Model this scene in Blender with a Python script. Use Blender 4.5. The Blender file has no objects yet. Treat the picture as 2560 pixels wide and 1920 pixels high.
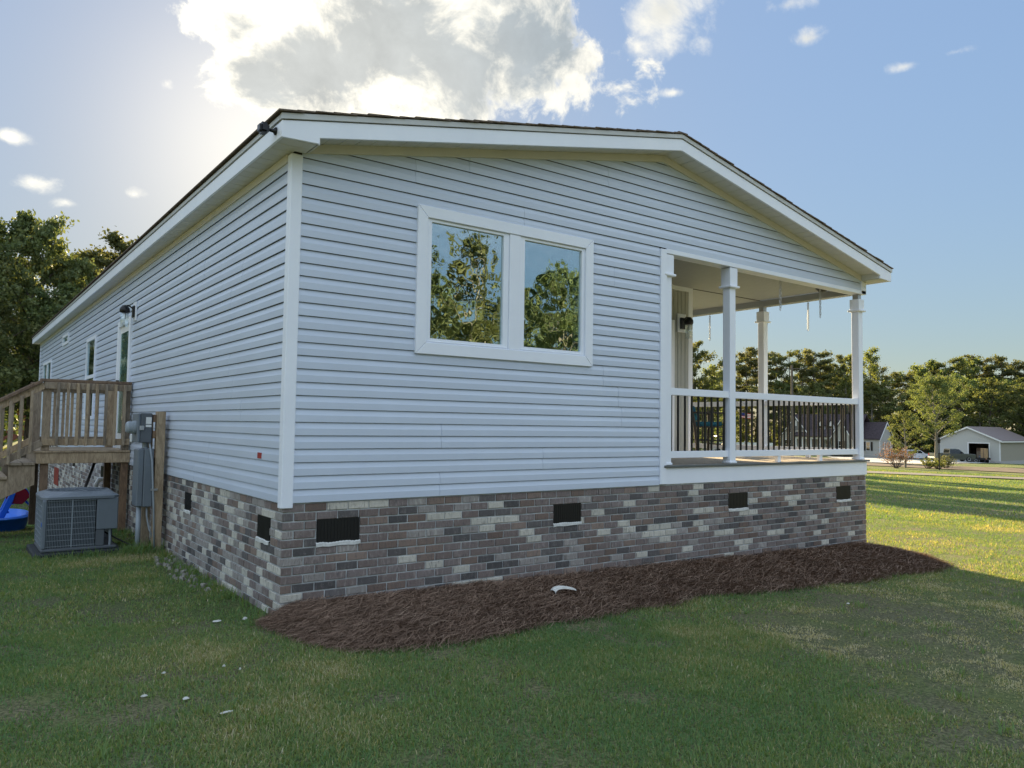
import bpy, bmesh, math, random
import numpy as np
from mathutils import Matrix, Vector

random.seed(7)
RNG = np.random.default_rng(11)
PI = math.pi
S = bpy.context.scene
COL = S.collection

# ------------------------------------------------------------------ camera
CAM = (-2.0563, -5.6558, 1.4425)
YAW, PITCH, ROLL, FPX = 0.6344, 0.05371, 0.0145, 1922.7
_f = Vector((math.sin(YAW) * math.cos(PITCH), math.cos(YAW) * math.cos(PITCH), math.sin(PITCH)))
_r = Vector((math.cos(YAW), -math.sin(YAW), 0))
_u = _r.cross(_f)
_r2 = _r * math.cos(ROLL) + _u * math.sin(ROLL)
_u2 = _u * math.cos(ROLL) - _r * math.sin(ROLL)
cd = bpy.data.cameras.new('camera')
cd.sensor_width = 36.0
cd.lens = 36.0 * FPX / 2560.0
cd.clip_start = 0.05
cd.clip_end = 2000
cam = bpy.data.objects.new('camera', cd)
COL.objects.link(cam)
cam.matrix_world = Matrix(((_r2.x, _u2.x, -_f.x, CAM[0]), (_r2.y, _u2.y, -_f.y, CAM[1]),
                           (_r2.z, _u2.z, -_f.z, CAM[2]), (0, 0, 0, 1)))
S.camera = cam

# ------------------------------------------------------------------ sky, sun, exposure
SUN_AZ, SUN_EL = 0.33, math.radians(19.0)     # azimuth from +Y towards +X
SKY_STRENGTH = 0.12
SUN_STRENGTH = 5.0
EXPOSURE = 1.98
SKY_KNEE, SKY_GAIN = 0.4, 2.35


class NT:
    """tiny node tree helper"""
    def __init__(s, tree):
        s.t = tree
        tree.nodes.clear()

    def n(s, typ, ins=None, **kw):
        nd = s.t.nodes.new(typ)
        for k, v in kw.items():
            setattr(nd, k, v)
        for k, v in (ins or {}).items():
            sock = nd.inputs[k]
            if isinstance(v, bpy.types.NodeSocket):
                s.t.links.new(v, sock)
            else:
                sock.default_value = v
        return nd

    def m(s, op, a, b=0.0, c=0.0, clamp=False):
        return s.n('ShaderNodeMath', {0: a, 1: b, 2: c}, operation=op, use_clamp=clamp).outputs[0]

    def vm(s, op, a, b=(0, 0, 0)):
        nd = s.n('ShaderNodeVectorMath', {0: a, 1: b}, operation=op)
        return nd.outputs['Value'] if op in ('LENGTH', 'DOT_PRODUCT', 'DISTANCE') else nd.outputs['Vector']

    def ss(s, v, lo, hi):
        return s.n('ShaderNodeMapRange', {0: v, 1: lo, 2: hi, 3: 0.0, 4: 1.0}, interpolation_type='SMOOTHSTEP').outputs[0]

    def mix(s, f, a, b):
        nd = s.n('ShaderNodeMix', data_type='RGBA')
        for i, v in ((0, f), (6, a), (7, b)):
            if isinstance(v, bpy.types.NodeSocket):
                s.t.links.new(v, nd.inputs[i])
            else:
                nd.inputs[i].default_value = v if i == 0 else (tuple(v) + (1,) if len(v) == 3 else v)
        return nd.outputs[2]

    def noise(s, vec, scale, detail=4.0, rough=0.55, dist=0.0):
        ins = {'Scale': scale, 'Detail': detail, 'Roughness': rough, 'Distortion': dist}
        if vec is not None:
            ins['Vector'] = vec
        return s.n('ShaderNodeTexNoise', ins).outputs[0]


world = bpy.data.worlds.new('World')
S.world = world
world.use_nodes = True
W = NT(world.node_tree)
sky = W.n('ShaderNodeTexSky', sky_type='NISHITA', sun_disc=False, sun_elevation=SUN_EL, sun_rotation=SUN_AZ,
          altitude=20.0, air_density=1.0, dust_density=0.3, ozone_density=2.0)
D = W.n('ShaderNodeTexCoord').outputs['Generated']
sep = W.n('ShaderNodeSeparateXYZ', {0: D})
az = W.m('ARCTAN2', sep.outputs[0], sep.outputs[1])
el = W.m('ARCSINE', sep.outputs[2])
ae = W.n('ShaderNodeCombineXYZ', {0: az, 1: el}).outputs[0]
warp = W.n('ShaderNodeTexNoise', {'Vector': D, 'Scale': 5.0, 'Detail': 3.0}).outputs[1]
Dw = W.vm('ADD', D, W.vm('SCALE', W.vm('SUBTRACT', warp, (0.5, 0.5, 0.5))))
Dw.node.inputs[1].links[0].from_node.inputs[3].default_value = 0.10
n1 = W.noise(Dw, 9.0, 9.0, 0.62)
n2 = W.noise(Dw, 6.0, 6.0, 0.55)
n3 = W.noise(Dw, 16.0, 6.0, 0.6)
sund = (math.sin(SUN_AZ) * math.cos(SUN_EL), math.cos(SUN_AZ) * math.cos(SUN_EL), math.sin(SUN_EL))
Ds = W.vm('ADD', Dw, W.vm('MULTIPLY', W.vm('SUBTRACT', sund, Dw), (0.07, 0.07, 0.07)))
n1s = W.noise(Ds, 9.0, 9.0, 0.62)
relief = W.m('MULTIPLY_ADD', W.m('SUBTRACT', n1, n1s), 2.2, 0.0)      # billows: bright towards the sun, grey away from it
# cumulus blobs: azimuth, elevation, half widths, weight   (radians)
BIG = [(0.49, 0.475, 0.235, 0.115, 1.0), (0.40, 0.43, 0.16, 0.085, 1.0), (0.60, 0.46, 0.16, 0.10, 1.0),
       (0.30, 0.405, 0.080, 0.045, 0.85), (0.275, 0.46, 0.075, 0.05, 0.8), (0.50, 0.60, 0.30, 0.16, 1.0), (0.46, 0.392, 0.20, 0.045, 0.85)]
THIN = [(0.83, 0.50, 0.075, 0.055, 0.95), (0.795, 0.465, 0.05, 0.03, 0.6), (0.695, 0.425, 0.05, 0.022, 0.75),
        (0.665, 0.405, 0.05, 0.022, 0.7), (0.73, 0.455, 0.035, 0.03, 0.55), (0.715, 0.49, 0.04, 0.03, 0.5),
        (1.005, 0.452, 0.038, 0.020, 0.9), (1.112, 0.407, 0.034, 0.012, 0.74), (1.165, 0.412, 0.036, 0.011, 0.62),
        (0.841, 0.411, 0.024, 0.008, 0.6), (0.043, 0.30, 0.030, 0.012, 0.75), (0.07, 0.256, 0.045, 0.018, 0.8),
        (0.10, 0.24, 0.03, 0.012, 0.62), (0.17, 0.26, 0.028, 0.014, 0.6), (0.005, 0.27, 0.025, 0.02, 0.6),
        (0.98, 0.49, 0.045, 0.018, 0.7), (0.20, 0.385, 0.016, 0.012, 0.5), (1.06, 0.44, 0.020, 0.010, 0.5),
        (-0.35, 0.35, 0.10, 0.03, 0.8), (-0.7, 0.5, 0.2, 0.06, 0.9), (1.5, 0.42, 0.06, 0.02, 0.8), (1.9, 0.5, 0.2, 0.06, 0.9),
        (2.5, 0.4, 0.12, 0.04, 0.8), (-1.5, 0.45, 0.2, 0.06, 0.8), (-2.2, 0.5, 0.25, 0.08, 0.8)]


def blobs(lst):
    acc = None
    for a, e, ra, re, w in lst:
        d = W.vm('MULTIPLY', W.vm('SUBTRACT', ae, (a, e, 0)), (1 / ra, 1 / re, 0))
        v = W.m('MULTIPLY_ADD', W.vm('LENGTH', d), -w * 0.75, w)
        acc = v if acc is None else W.m('SMOOTH_MAX', acc, v, 0.12)
    return acc


big, thin = blobs(BIG), blobs(THIN)
nn = W.m('SUBTRACT', n1, 0.5)
fbig = W.m('MULTIPLY_ADD', nn, 2.1, big)
fthin = W.m('MULTIPLY_ADD', nn, 1.9, thin)
den_b = W.ss(fbig, 0.20, 0.42)
den_t = W.ss(fthin, 0.40, 0.92)
# added cumulus outside the view, thicker and brighter, to lift light in the shade
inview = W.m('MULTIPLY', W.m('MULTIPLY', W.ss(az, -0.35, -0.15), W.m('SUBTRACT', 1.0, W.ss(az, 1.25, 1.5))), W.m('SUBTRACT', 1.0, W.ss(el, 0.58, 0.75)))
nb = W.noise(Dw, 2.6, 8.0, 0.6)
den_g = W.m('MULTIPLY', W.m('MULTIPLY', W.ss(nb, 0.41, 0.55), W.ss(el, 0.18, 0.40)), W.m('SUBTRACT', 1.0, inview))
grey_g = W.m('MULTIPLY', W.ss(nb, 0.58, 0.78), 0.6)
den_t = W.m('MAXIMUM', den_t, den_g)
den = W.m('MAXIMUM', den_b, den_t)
cosn = W.vm('DOT_PRODUCT', D, sund)
prox = W.ss(cosn, 0.93, 0.995)
grey = W.ss(W.m('SUBTRACT', W.m('ADD', W.m('MULTIPLY_ADD', W.m('SUBTRACT', n2, 0.5), 1.5, big), W.m('MULTIPLY', nn, 0.9)), W.m('MULTIPLY_ADD', prox, 0.06, relief)), 0.34, 0.80)
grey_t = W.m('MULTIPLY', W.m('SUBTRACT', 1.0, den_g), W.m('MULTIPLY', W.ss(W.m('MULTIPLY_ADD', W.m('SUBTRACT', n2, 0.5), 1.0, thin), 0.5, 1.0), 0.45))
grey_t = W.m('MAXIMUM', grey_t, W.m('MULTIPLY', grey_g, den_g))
K = 1.0 / SKY_STRENGTH
bright = W.mix(prox, (0.285 * K, 0.275 * K, 0.245 * K), (0.40 * K, 0.375 * K, 0.315 * K))
greyc = W.mix(prox, (0.112 * K, 0.127 * K, 0.137 * K), (0.165 * K, 0.170 * K, 0.165 * K))
gtex = W.m('MULTIPLY_ADD', W.m('SUBTRACT', n3, 0.5), 0.55, 1.0)
greyv = W.vm('SCALE', greyc)
W.t.links.new(gtex, greyv.node.inputs[3])
brightg = W.mix(den_g, bright, (0.30 * K, 0.36 * K, 0.43 * K))  # added out-of-view clouds, tinted cool to turn the shade light bluer
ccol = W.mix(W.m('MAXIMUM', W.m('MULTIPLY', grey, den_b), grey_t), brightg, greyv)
# highlight roll-off of the sky brightness (keeps the hue)
lum = W.m('MAXIMUM', W.vm('DOT_PRODUCT', sky.outputs[0], (0.25, 0.55, 0.20)), 0.0001)
gain = W.m('MULTIPLY', SKY_GAIN, W.m('POWER', W.m('ADD', 1.0, W.m('DIVIDE', lum, SKY_KNEE)), -0.86))
sc_ = W.vm('SCALE', sky.outputs[0])
W.t.links.new(gain, sc_.node.inputs[3])
skyc = W.n('ShaderNodeHueSaturation', {'Saturation': 0.92, 'Value': 0.87, 'Color': sc_}).outputs[0]
glow = W.m('MULTIPLY', W.m('POWER', W.m('MAXIMUM', cosn, 0.0), 80.0), 0.13 * K)      # aureole of the low sun
gl = W.vm('SCALE', (1.0, 0.90, 0.68))
W.t.links.new(glow, gl.node.inputs[3])
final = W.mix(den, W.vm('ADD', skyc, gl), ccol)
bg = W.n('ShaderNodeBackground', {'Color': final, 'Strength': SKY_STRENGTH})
W.n('ShaderNodeOutputWorld', {'Surface': bg.outputs[0]})

sd = bpy.data.lights.new('sun', 'SUN')
sd.energy = SUN_STRENGTH
sd.angle = math.radians(0.6)
sd.color = (1.0, 0.78, 0.46)
sun = bpy.data.objects.new('sun', sd)
COL.objects.link(sun)
sun.rotation_euler = Vector(sund).to_track_quat('Z', 'Y').to_euler()
S.view_settings.view_transform = 'Standard'
S.view_settings.look = 'None'
S.view_settings.exposure = EXPOSURE
S.view_settings.gamma = 1.0
S.view_settings.use_curve_mapping = False
S.cycles.max_bounces = 8
S.cycles.transparent_max_bounces = 16
S.cycles.use_denoising = True
# ---- PART2

# ------------------------------------------------------------------ materials
def new_mat(name):
    m = bpy.data.materials.new(name)
    m.use_nodes = True
    t = NT(m.node_tree)
    return m, t


def out(t, shader, disp=None):
    t.n('ShaderNodeOutputMaterial', {'Surface': shader})


def M(name, col, rough=0.6, var=0.12, scale=6.0, bump=0.0, bscale=40.0, metal=0.0, spec=0.4, objvar=0.0, tint=None, stretch=None, coat=0.0):
    m, t = new_mat(name)
    co = t.n('ShaderNodeTexCoord').outputs['Object']
    if stretch:
        co = t.vm('MULTIPLY', co, stretch)
    nz = t.noise(co, scale, 5.0, 0.6)
    fac = t.ss(nz, 0.3, 0.7)
    a = tuple(c * (1 - var) for c in col)
    b = tint or tuple(min(1, c * (1 + var)) for c in col)
    c = t.mix(fac, a, b)
    if objvar:
        rnd = t.n('ShaderNodeObjectInfo').outputs['Random']
        k = t.m('MULTIPLY_ADD', rnd, 2 * objvar, 1 - objvar)
        c = t.n('ShaderNodeHueSaturation', {'Value': k, 'Color': c}).outputs[0]
    ins = {'Base Color': c, 'Roughness': rough, 'Metallic': metal, 'Specular IOR Level': spec, 'Coat Weight': coat}
    p = t.n('ShaderNodeBsdfPrincipled', ins)
    if bump:
        bn = t.n('ShaderNodeBump', {'Strength': bump, 'Distance': 0.01, 'Height': t.noise(co, bscale, 5.0, 0.6)})
        t.t.links.new(bn.outputs[0], p.inputs['Normal'])
    out(t, p.outputs[0])
    return m


MAT = {}
MAT['siding'] = M('siding_vinyl', (0.58, 0.645, 0.765), 0.34, 0.03, 1.3, 0.10, 9.0, objvar=0.02, spec=0.55)
MAT['trim'] = M('white_trim', (0.86, 0.895, 0.985), 0.4, 0.025, 2.0, 0.05, 14.0)
MAT['soffit'] = M('soffit_vinyl', (0.66, 0.66, 0.63), 0.5, 0.03, 3.0)
MAT['frieze'] = M('cream_frieze', (0.66, 0.63, 0.56), 0.5, 0.03, 3.0)
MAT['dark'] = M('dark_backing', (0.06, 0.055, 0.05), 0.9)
MAT['sheath'] = M('wall_sheathing', (0.10, 0.095, 0.09), 0.9)
MAT['vent'] = M('black_plastic', (0.012, 0.012, 0.013), 0.45)
MAT['black'] = M('black_metal', (0.012, 0.012, 0.014), 0.35)
MAT['mortar'] = M('mortar', (0.50, 0.52, 0.53), 0.95, 0.18, 9.0, 0.6, 70.0)
MAT['sill'] = M('mortar_sill', (0.62, 0.62, 0.60), 0.9, 0.12, 30.0, 0.5, 60.0)
MAT['shingle'] = M('asphalt_shingle', (0.15, 0.115, 0.09), 0.95, 0.35, 12.0, 0.6, 120.0)
MAT['drip'] = M('drip_edge', (0.55, 0.56, 0.56), 0.45, 0.04)
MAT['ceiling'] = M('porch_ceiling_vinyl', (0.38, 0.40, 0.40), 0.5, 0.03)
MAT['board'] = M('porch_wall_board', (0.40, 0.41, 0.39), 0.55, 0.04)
MAT['deckedge'] = M('deck_edge', (0.13, 0.14, 0.14), 0.6, 0.1)
MAT['deck'] = M('deck_board', (0.36, 0.31, 0.25), 0.7, 0.12, 5.0, objvar=0.08)
MAT['grey'] = M('grey_enamel', (0.105, 0.118, 0.135), 0.42, 0.06, 4.0)
MAT['greyl'] = M('light_grey_enamel', (0.155, 0.18, 0.21), 0.42, 0.05, 4.0)
MAT['coil'] = M('coil_fins', (0.045, 0.055, 0.07), 0.5, 0.3, 60.0)
MAT['pvc'] = M('grey_pvc', (0.30, 0.34, 0.38), 0.45, 0.06)
MAT['white'] = M('white_plastic', (0.78, 0.78, 0.77), 0.45, 0.03)
MAT['blue'] = M('blue_plastic', (0.02, 0.16, 0.70), 0.4, 0.08)
MAT['red'] = M('red_plastic', (0.28, 0.012, 0.03), 0.4, 0.08)
MAT['redtag'] = M('red_tag', (0.35, 0.035, 0.03), 0.5)
MAT['teal'] = M('teal_cushion', (0.015, 0.10, 0.16), 0.9, 0.1)
MAT['darkbl'] = M('black_paint', (0.015, 0.015, 0.017), 0.4)
MAT['limestone'] = M('white_stone', (0.62, 0.61, 0.57), 0.9, 0.1, 30.0, 0.6, 60.0)
MAT['steel'] = M('galvanised', (0.45, 0.46, 0.47), 0.4, 0.1, 20.0, metal=0.7)
MAT['rubber'] = M('tyre_rubber', (0.02, 0.02, 0.02), 0.8)
MAT['carwhite'] = M('white_car_paint', (0.75, 0.76, 0.78), 0.2, 0.01, coat=0.6)
MAT['cargrey'] = M('dark_grey_car_paint', (0.05, 0.06, 0.062), 0.25, 0.02, coat=0.6)
MAT['carglass'] = M('dark_car_glass', (0.012, 0.015, 0.018), 0.05, spec=0.8)
MAT['redlamp'] = M('tail_lamp', (0.35, 0.01, 0.01), 0.2)
MAT['nsiding'] = M('beige_lap_siding', (0.45, 0.435, 0.39), 0.6, 0.03)
MAT['nshake'] = M('grey_shake', (0.20, 0.20, 0.195), 0.8, 0.1)
MAT['nroof'] = M('dark_roof_shingle', (0.055, 0.042, 0.048), 0.95, 0.3, 3.0)
MAT['nblock'] = M('grey_block', (0.42, 0.41, 0.40), 0.9, 0.06)
MAT['gsiding'] = M('tan_steel_siding', (0.33, 0.30, 0.25), 0.55, 0.03)
MAT['gfront'] = M('pale_steel_siding', (0.50, 0.50, 0.47), 0.55, 0.03)
MAT['groof'] = M('brown_steel_roof', (0.16, 0.125, 0.12), 0.55, 0.05)
MAT['card'] = M('cardboard', (0.42, 0.28, 0.15), 0.85)
MAT['asphalt'] = M('road_asphalt', (0.125, 0.115, 0.11), 0.95, 0.12, 0.8, 0.5, 30.0)
MAT['concrete'] = M('driveway_concrete', (0.46, 0.45, 0.42), 0.9, 0.08, 0.4)
MAT['soil'] = M('bare_soil', (0.085, 0.062, 0.045), 0.95, 0.35, 1.2, 0.6, 12.0)
MAT['bark'] = M('bark', (0.085, 0.070, 0.055), 0.95, 0.3, 6.0, 0.5, 20.0)
MAT['barkpale'] = M('pale_bark', (0.22, 0.20, 0.17), 0.95, 0.25, 6.0)
MAT['pole'] = M('weathered_pole', (0.12, 0.105, 0.09), 0.95, 0.2)
MAT['flagred'] = M('flag_red', (0.40, 0.02, 0.03), 0.8)
MAT['flagwhite'] = M('flag_white', (0.70, 0.68, 0.66), 0.8)
MAT['flagblue'] = M('flag_blue', (0.02, 0.03, 0.15), 0.8)
MAT['brickred'] = M('far_red_brick', (0.24, 0.09, 0.065), 0.9, 0.15, 3.0)
MAT['pad'] = M('dark_pad', (0.035, 0.04, 0.045), 0.8, 0.2)
MAT['rubble'] = M('dirty_mortar', (0.26, 0.245, 0.21), 0.95, 0.3, 20.0, 0.5, 60.0)
MAT['interior'] = M('room_wall', (0.30, 0.29, 0.27), 0.8)


def wood(name, col, dark):
    m, t = new_mat(name)
    tc = t.n('ShaderNodeTexCoord').outputs['Object']
    rnd = t.n('ShaderNodeObjectInfo').outputs['Random']
    off = t.n('ShaderNodeCombineXYZ', {0: t.m('MULTIPLY', rnd, 37.0), 1: t.m('MULTIPLY', rnd, 11.0), 2: rnd}).outputs[0]
    co = t.vm('ADD', tc, off)
    geo = t.n('ShaderNodeNewGeometry')
    gr = t.noise(t.vm('MULTIPLY', co, (14, 14, 3.0)), 2.2, 6.0, 0.65, 1.2)
    bl = t.noise(co, 2.0, 3.0)
    f = t.m('ADD', t.m('MULTIPLY', gr, 0.75), t.m('MULTIPLY', bl, 0.35))
    c = t.mix(t.ss(f, 0.36, 0.72), dark, col)
    c = t.n('ShaderNodeHueSaturation', {'Value': t.m('MULTIPLY_ADD', rnd, 0.5, 0.75), 'Saturation': t.m('MULTIPLY_ADD', rnd, 0.3, 0.85), 'Color': c}).outputs[0]
    bn = t.n('ShaderNodeBump', {'Strength': 0.3, 'Distance': 0.004, 'Height': gr})
    p = t.n('ShaderNodeBsdfPrincipled', {'Base Color': c, 'Roughness': 0.8, 'Normal': bn.outputs[0]})
    out(t, p.outputs[0])
    return m


MAT['wood'] = wood('pressure_treated_wood', (0.42, 0.33, 0.235), (0.21, 0.155, 0.105))
MAT['wooddark'] = wood('weathered_brown_wood', (0.24, 0.16, 0.105), (0.11, 0.07, 0.048))


def brick_mat(name, a, b, c):
    m, t = new_mat(name)
    co = t.n('ShaderNodeTexCoord').outputs['Object']
    oi = t.n('ShaderNodeObjectInfo')
    at = t.n('ShaderNodeAttribute', attribute_name='rnd', attribute_type='GEOMETRY').outputs['Fac']
    r = t.m('FRACT', t.m('ADD', oi.outputs['Random'], at))
    off = t.n('ShaderNodeCombineXYZ', {0: t.m('MULTIPLY', r, 91.0), 1: t.m('MULTIPLY', r, 53.0), 2: t.m('MULTIPLY', r, 17.0)}).outputs[0]
    co2 = t.vm('ADD', co, off)
    n_1 = t.noise(t.vm('MULTIPLY', co2, (1.6, 1.6, 0.45)), 26.0, 5.0, 0.68)
    n_3 = t.noise(t.vm('MULTIPLY', co2, (2.2, 2.2, 0.5)), 30.0, 3.0, 0.6)
    n_2 = t.noise(co2, 75.0, 4.0, 0.7)
    base = t.mix(r, a, b)
    base = t.mix(t.ss(n_1, 0.48, 0.72), base, c)
    base = t.mix(t.m('MULTIPLY', t.ss(n_3, 0.54, 0.70), 0.55), base, (0.075, 0.068, 0.07))
    base = t.mix(t.m('MULTIPLY', t.ss(n_2, 0.60, 0.74), 0.55), base, (0.46, 0.45, 0.42))
    base = t.n('ShaderNodeHueSaturation', {'Value': t.m('MULTIPLY_ADD', r, 0.35, 0.82), 'Color': base}).outputs[0]
    bn = t.n('ShaderNodeBump', {'Strength': 0.7, 'Distance': 0.006, 'Height': n_2})
    p = t.n('ShaderNodeBsdfPrincipled', {'Base Color': base, 'Roughness': 0.9, 'Normal': bn.outputs[0]})
    out(t, p.outputs[0])
    return m


BRICK = [brick_mat('brick_mauve_brown', (0.215, 0.165, 0.15), (0.175, 0.145, 0.14), (0.30, 0.26, 0.245)),
         brick_mat('brick_brown', (0.20, 0.14, 0.115), (0.245, 0.185, 0.155), (0.155, 0.125, 0.115)),
         brick_mat('brick_charcoal', (0.085, 0.080, 0.082), (0.125, 0.112, 0.11), (0.19, 0.17, 0.165)),
         brick_mat('brick_cream', (0.62, 0.59, 0.52), (0.53, 0.50, 0.44), (0.42, 0.39, 0.345)),
         brick_mat('brick_grey_smeared', (0.34, 0.31, 0.29), (0.27, 0.24, 0.23), (0.46, 0.44, 0.41))]


def leaf_mat(name, ramp, trans=0.35, mult=(1.25, 1.15, 0.6), sat=0.9, rough=0.6):
    """leaf colour runs over ramp by the per-leaf attribute; the translucent share lets low sun glow through"""
    m, t = new_mat(name)
    at = t.n('ShaderNodeAttribute', attribute_name='rnd', attribute_type='GEOMETRY').outputs['Fac']
    oi = t.n('ShaderNodeObjectInfo').outputs['Random']
    cr = t.n('ShaderNodeValToRGB', {'Fac': at})
    e = cr.color_ramp.elements
    while len(e) < len(ramp):
        e.new(0.5)
    for i, c in enumerate(ramp):
        e[i].position = i / (len(ramp) - 1)
        e[i].color = (*c, 1)
    c = t.n('ShaderNodeHueSaturation', {'Hue': t.m('MULTIPLY_ADD', oi, 0.045, 0.472), 'Saturation': sat, 'Value': t.m('MULTIPLY_ADD', oi, 0.45, 0.78), 'Color': cr.outputs[0]}).outputs[0]
    d = t.n('ShaderNodeBsdfPrincipled', {'Base Color': c, 'Roughness': rough, 'Specular IOR Level': 0.12})
    tc = t.n('ShaderNodeMix', data_type='RGBA', blend_type='MULTIPLY')
    tc.inputs[0].default_value = 1.0
    t.t.links.new(c, tc.inputs[6])
    tc.inputs[7].default_value = (*mult, 1)
    tr = t.n('ShaderNodeBsdfTranslucent', {'Color': tc.outputs[2]})
    mx = t.n('ShaderNodeMixShader', {0: trans, 1: d.outputs[0], 2: tr.outputs[0]})
    out(t, mx.outputs[0])
    return m


MAT['leaf'] = leaf_mat('broad_leaves', [(0.065, 0.101, 0.029), (0.114, 0.162, 0.042), (0.17, 0.211, 0.055), (0.227, 0.244, 0.065)], 0.42, (1.35, 1.25, 0.6), 0.78)
MAT['leafd'] = leaf_mat('dark_oak_leaves', [(0.057, 0.085, 0.03), (0.092, 0.131, 0.043), (0.135, 0.169, 0.054), (0.186, 0.194, 0.068)], 0.32, (1.35, 1.25, 0.6), 0.8)
MAT['leafy'] = leaf_mat('young_yellow_green_leaves', [(0.094, 0.121, 0.029), (0.132, 0.165, 0.039), (0.176, 0.198, 0.05), (0.209, 0.209, 0.061)], 0.55, (1.3, 1.25, 0.6), 0.78)
MAT['needle'] = leaf_mat('pine_needles', [(0.061, 0.085, 0.037), (0.101, 0.125, 0.051), (0.144, 0.16, 0.064), (0.186, 0.177, 0.085)], 0.4, (1.4, 1.25, 0.6))
MAT['leafred'] = leaf_mat('rusty_shrub_leaves', [(0.17, 0.15, 0.08), (0.23, 0.16, 0.10), (0.30, 0.20, 0.13), (0.22, 0.21, 0.11)], 0.35, (1.2, 1.0, 0.7))
MAT['grass'] = leaf_mat('grass_blades', [(0.104, 0.207, 0.085), (0.14, 0.25, 0.093), (0.189, 0.275, 0.1), (0.256, 0.293, 0.122), (0.378, 0.354, 0.207), (0.537, 0.5, 0.366)], 0.40, (1.35, 1.12, 0.30), 0.95, 0.7)
MAT['straw'] = leaf_mat('pine_straw_needles', [(0.135, 0.088, 0.062), (0.24, 0.158, 0.112), (0.34, 0.23, 0.165), (0.48, 0.36, 0.26)], 0.1, (1.2, 1.0, 0.8), 0.95)

# lawn soil: thin turf over sandy thatch
m, t = new_mat('lawn_ground')
co = t.n('ShaderNodeTexCoord').outputs['Object']
a1 = t.noise(co, 0.55, 5.0, 0.6)
a2 = t.noise(co, 3.1, 5.0, 0.65)
a3 = t.noise(co, 45.0, 4.0, 0.7)
g_ = t.mix(t.ss(a3, 0.3, 0.7), (0.060, 0.090, 0.032), (0.185, 0.215, 0.09))
d_ = t.mix(t.ss(a3, 0.35, 0.7), (0.085, 0.075, 0.058), (0.27, 0.235, 0.17))
near = t.m('SUBTRACT', 1.0, t.ss(t.vm('LENGTH', co), 14.0, 34.0))
ff = t.m('MULTIPLY', t.ss(t.m('ADD', t.m('MULTIPLY', a1, 0.6), t.m('MULTIPLY', a2, 0.4)), 0.38, 0.60), t.m('MULTIPLY_ADD', near, 0.65, 0.12))
cc = t.mix(ff, g_, d_)
# broad mowing and growth variation of the far turf
far = t.mix(t.ss(t.noise(t.vm('MULTIPLY', co, (0.5, 1.0, 1.0)), 0.35, 4.0), 0.35, 0.65), (0.85, 0.92, 0.8), (1.12, 1.05, 1.0))
mu = t.n('ShaderNodeMix', data_type='RGBA', blend_type='MULTIPLY')
mu.inputs[0].default_value = 1.0
t.t.links.new(cc, mu.inputs[6]); t.t.links.new(far, mu.inputs[7])
bn = t.n('ShaderNodeBump', {'Strength': 0.9, 'Distance': 0.03, 'Height': a3})
p = t.n('ShaderNodeBsdfPrincipled', {'Base Color': mu.outputs[2], 'Roughness': 0.95, 'Specular IOR Level': 0.1, 'Normal': bn.outputs[0]})
out(t, p.outputs[0])
MAT['lawn'] = m

# window glass: coated double glazing, partly mirror, partly clear, slightly wavy
def glass(name, refl, wav, tint=(0.75, 0.85, 0.82)):
    m, t = new_mat(name)
    co = t.n('ShaderNodeTexCoord').outputs['Object']
    h = t.noise(t.vm('MULTIPLY', co, (1.0, 1.0, 1.0)), 3.2, 2.0, 0.5)
    bn = t.n('ShaderNodeBump', {'Strength': wav, 'Distance': 0.05, 'Height': h})
    g = t.n('ShaderNodeBsdfGlossy', {'Color': (0.80, 0.92, 0.96, 1), 'Roughness': 0.0, 'Normal': bn.outputs[0]})
    tr = t.n('ShaderNodeBsdfTransparent', {'Color': (*tint, 1)})
    mx = t.n('ShaderNodeMixShader', {0: refl, 1: tr.outputs[0], 2: g.outputs[0]})
    out(t, mx.outputs[0])
    return m


MAT['glass'] = glass('coated_window_glass', 0.46, 0.075)
MAT['lampglass'] = glass('clear_lamp_glass', 0.25, 0.0, (0.95, 0.97, 0.97))

# ------------------------------------------------------------------ mesh helpers
FR = {}


def frame_of(o):
    return FR.get(o.name, Vector((0, 0, 0))) if o else Vector((0, 0, 0))


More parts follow.
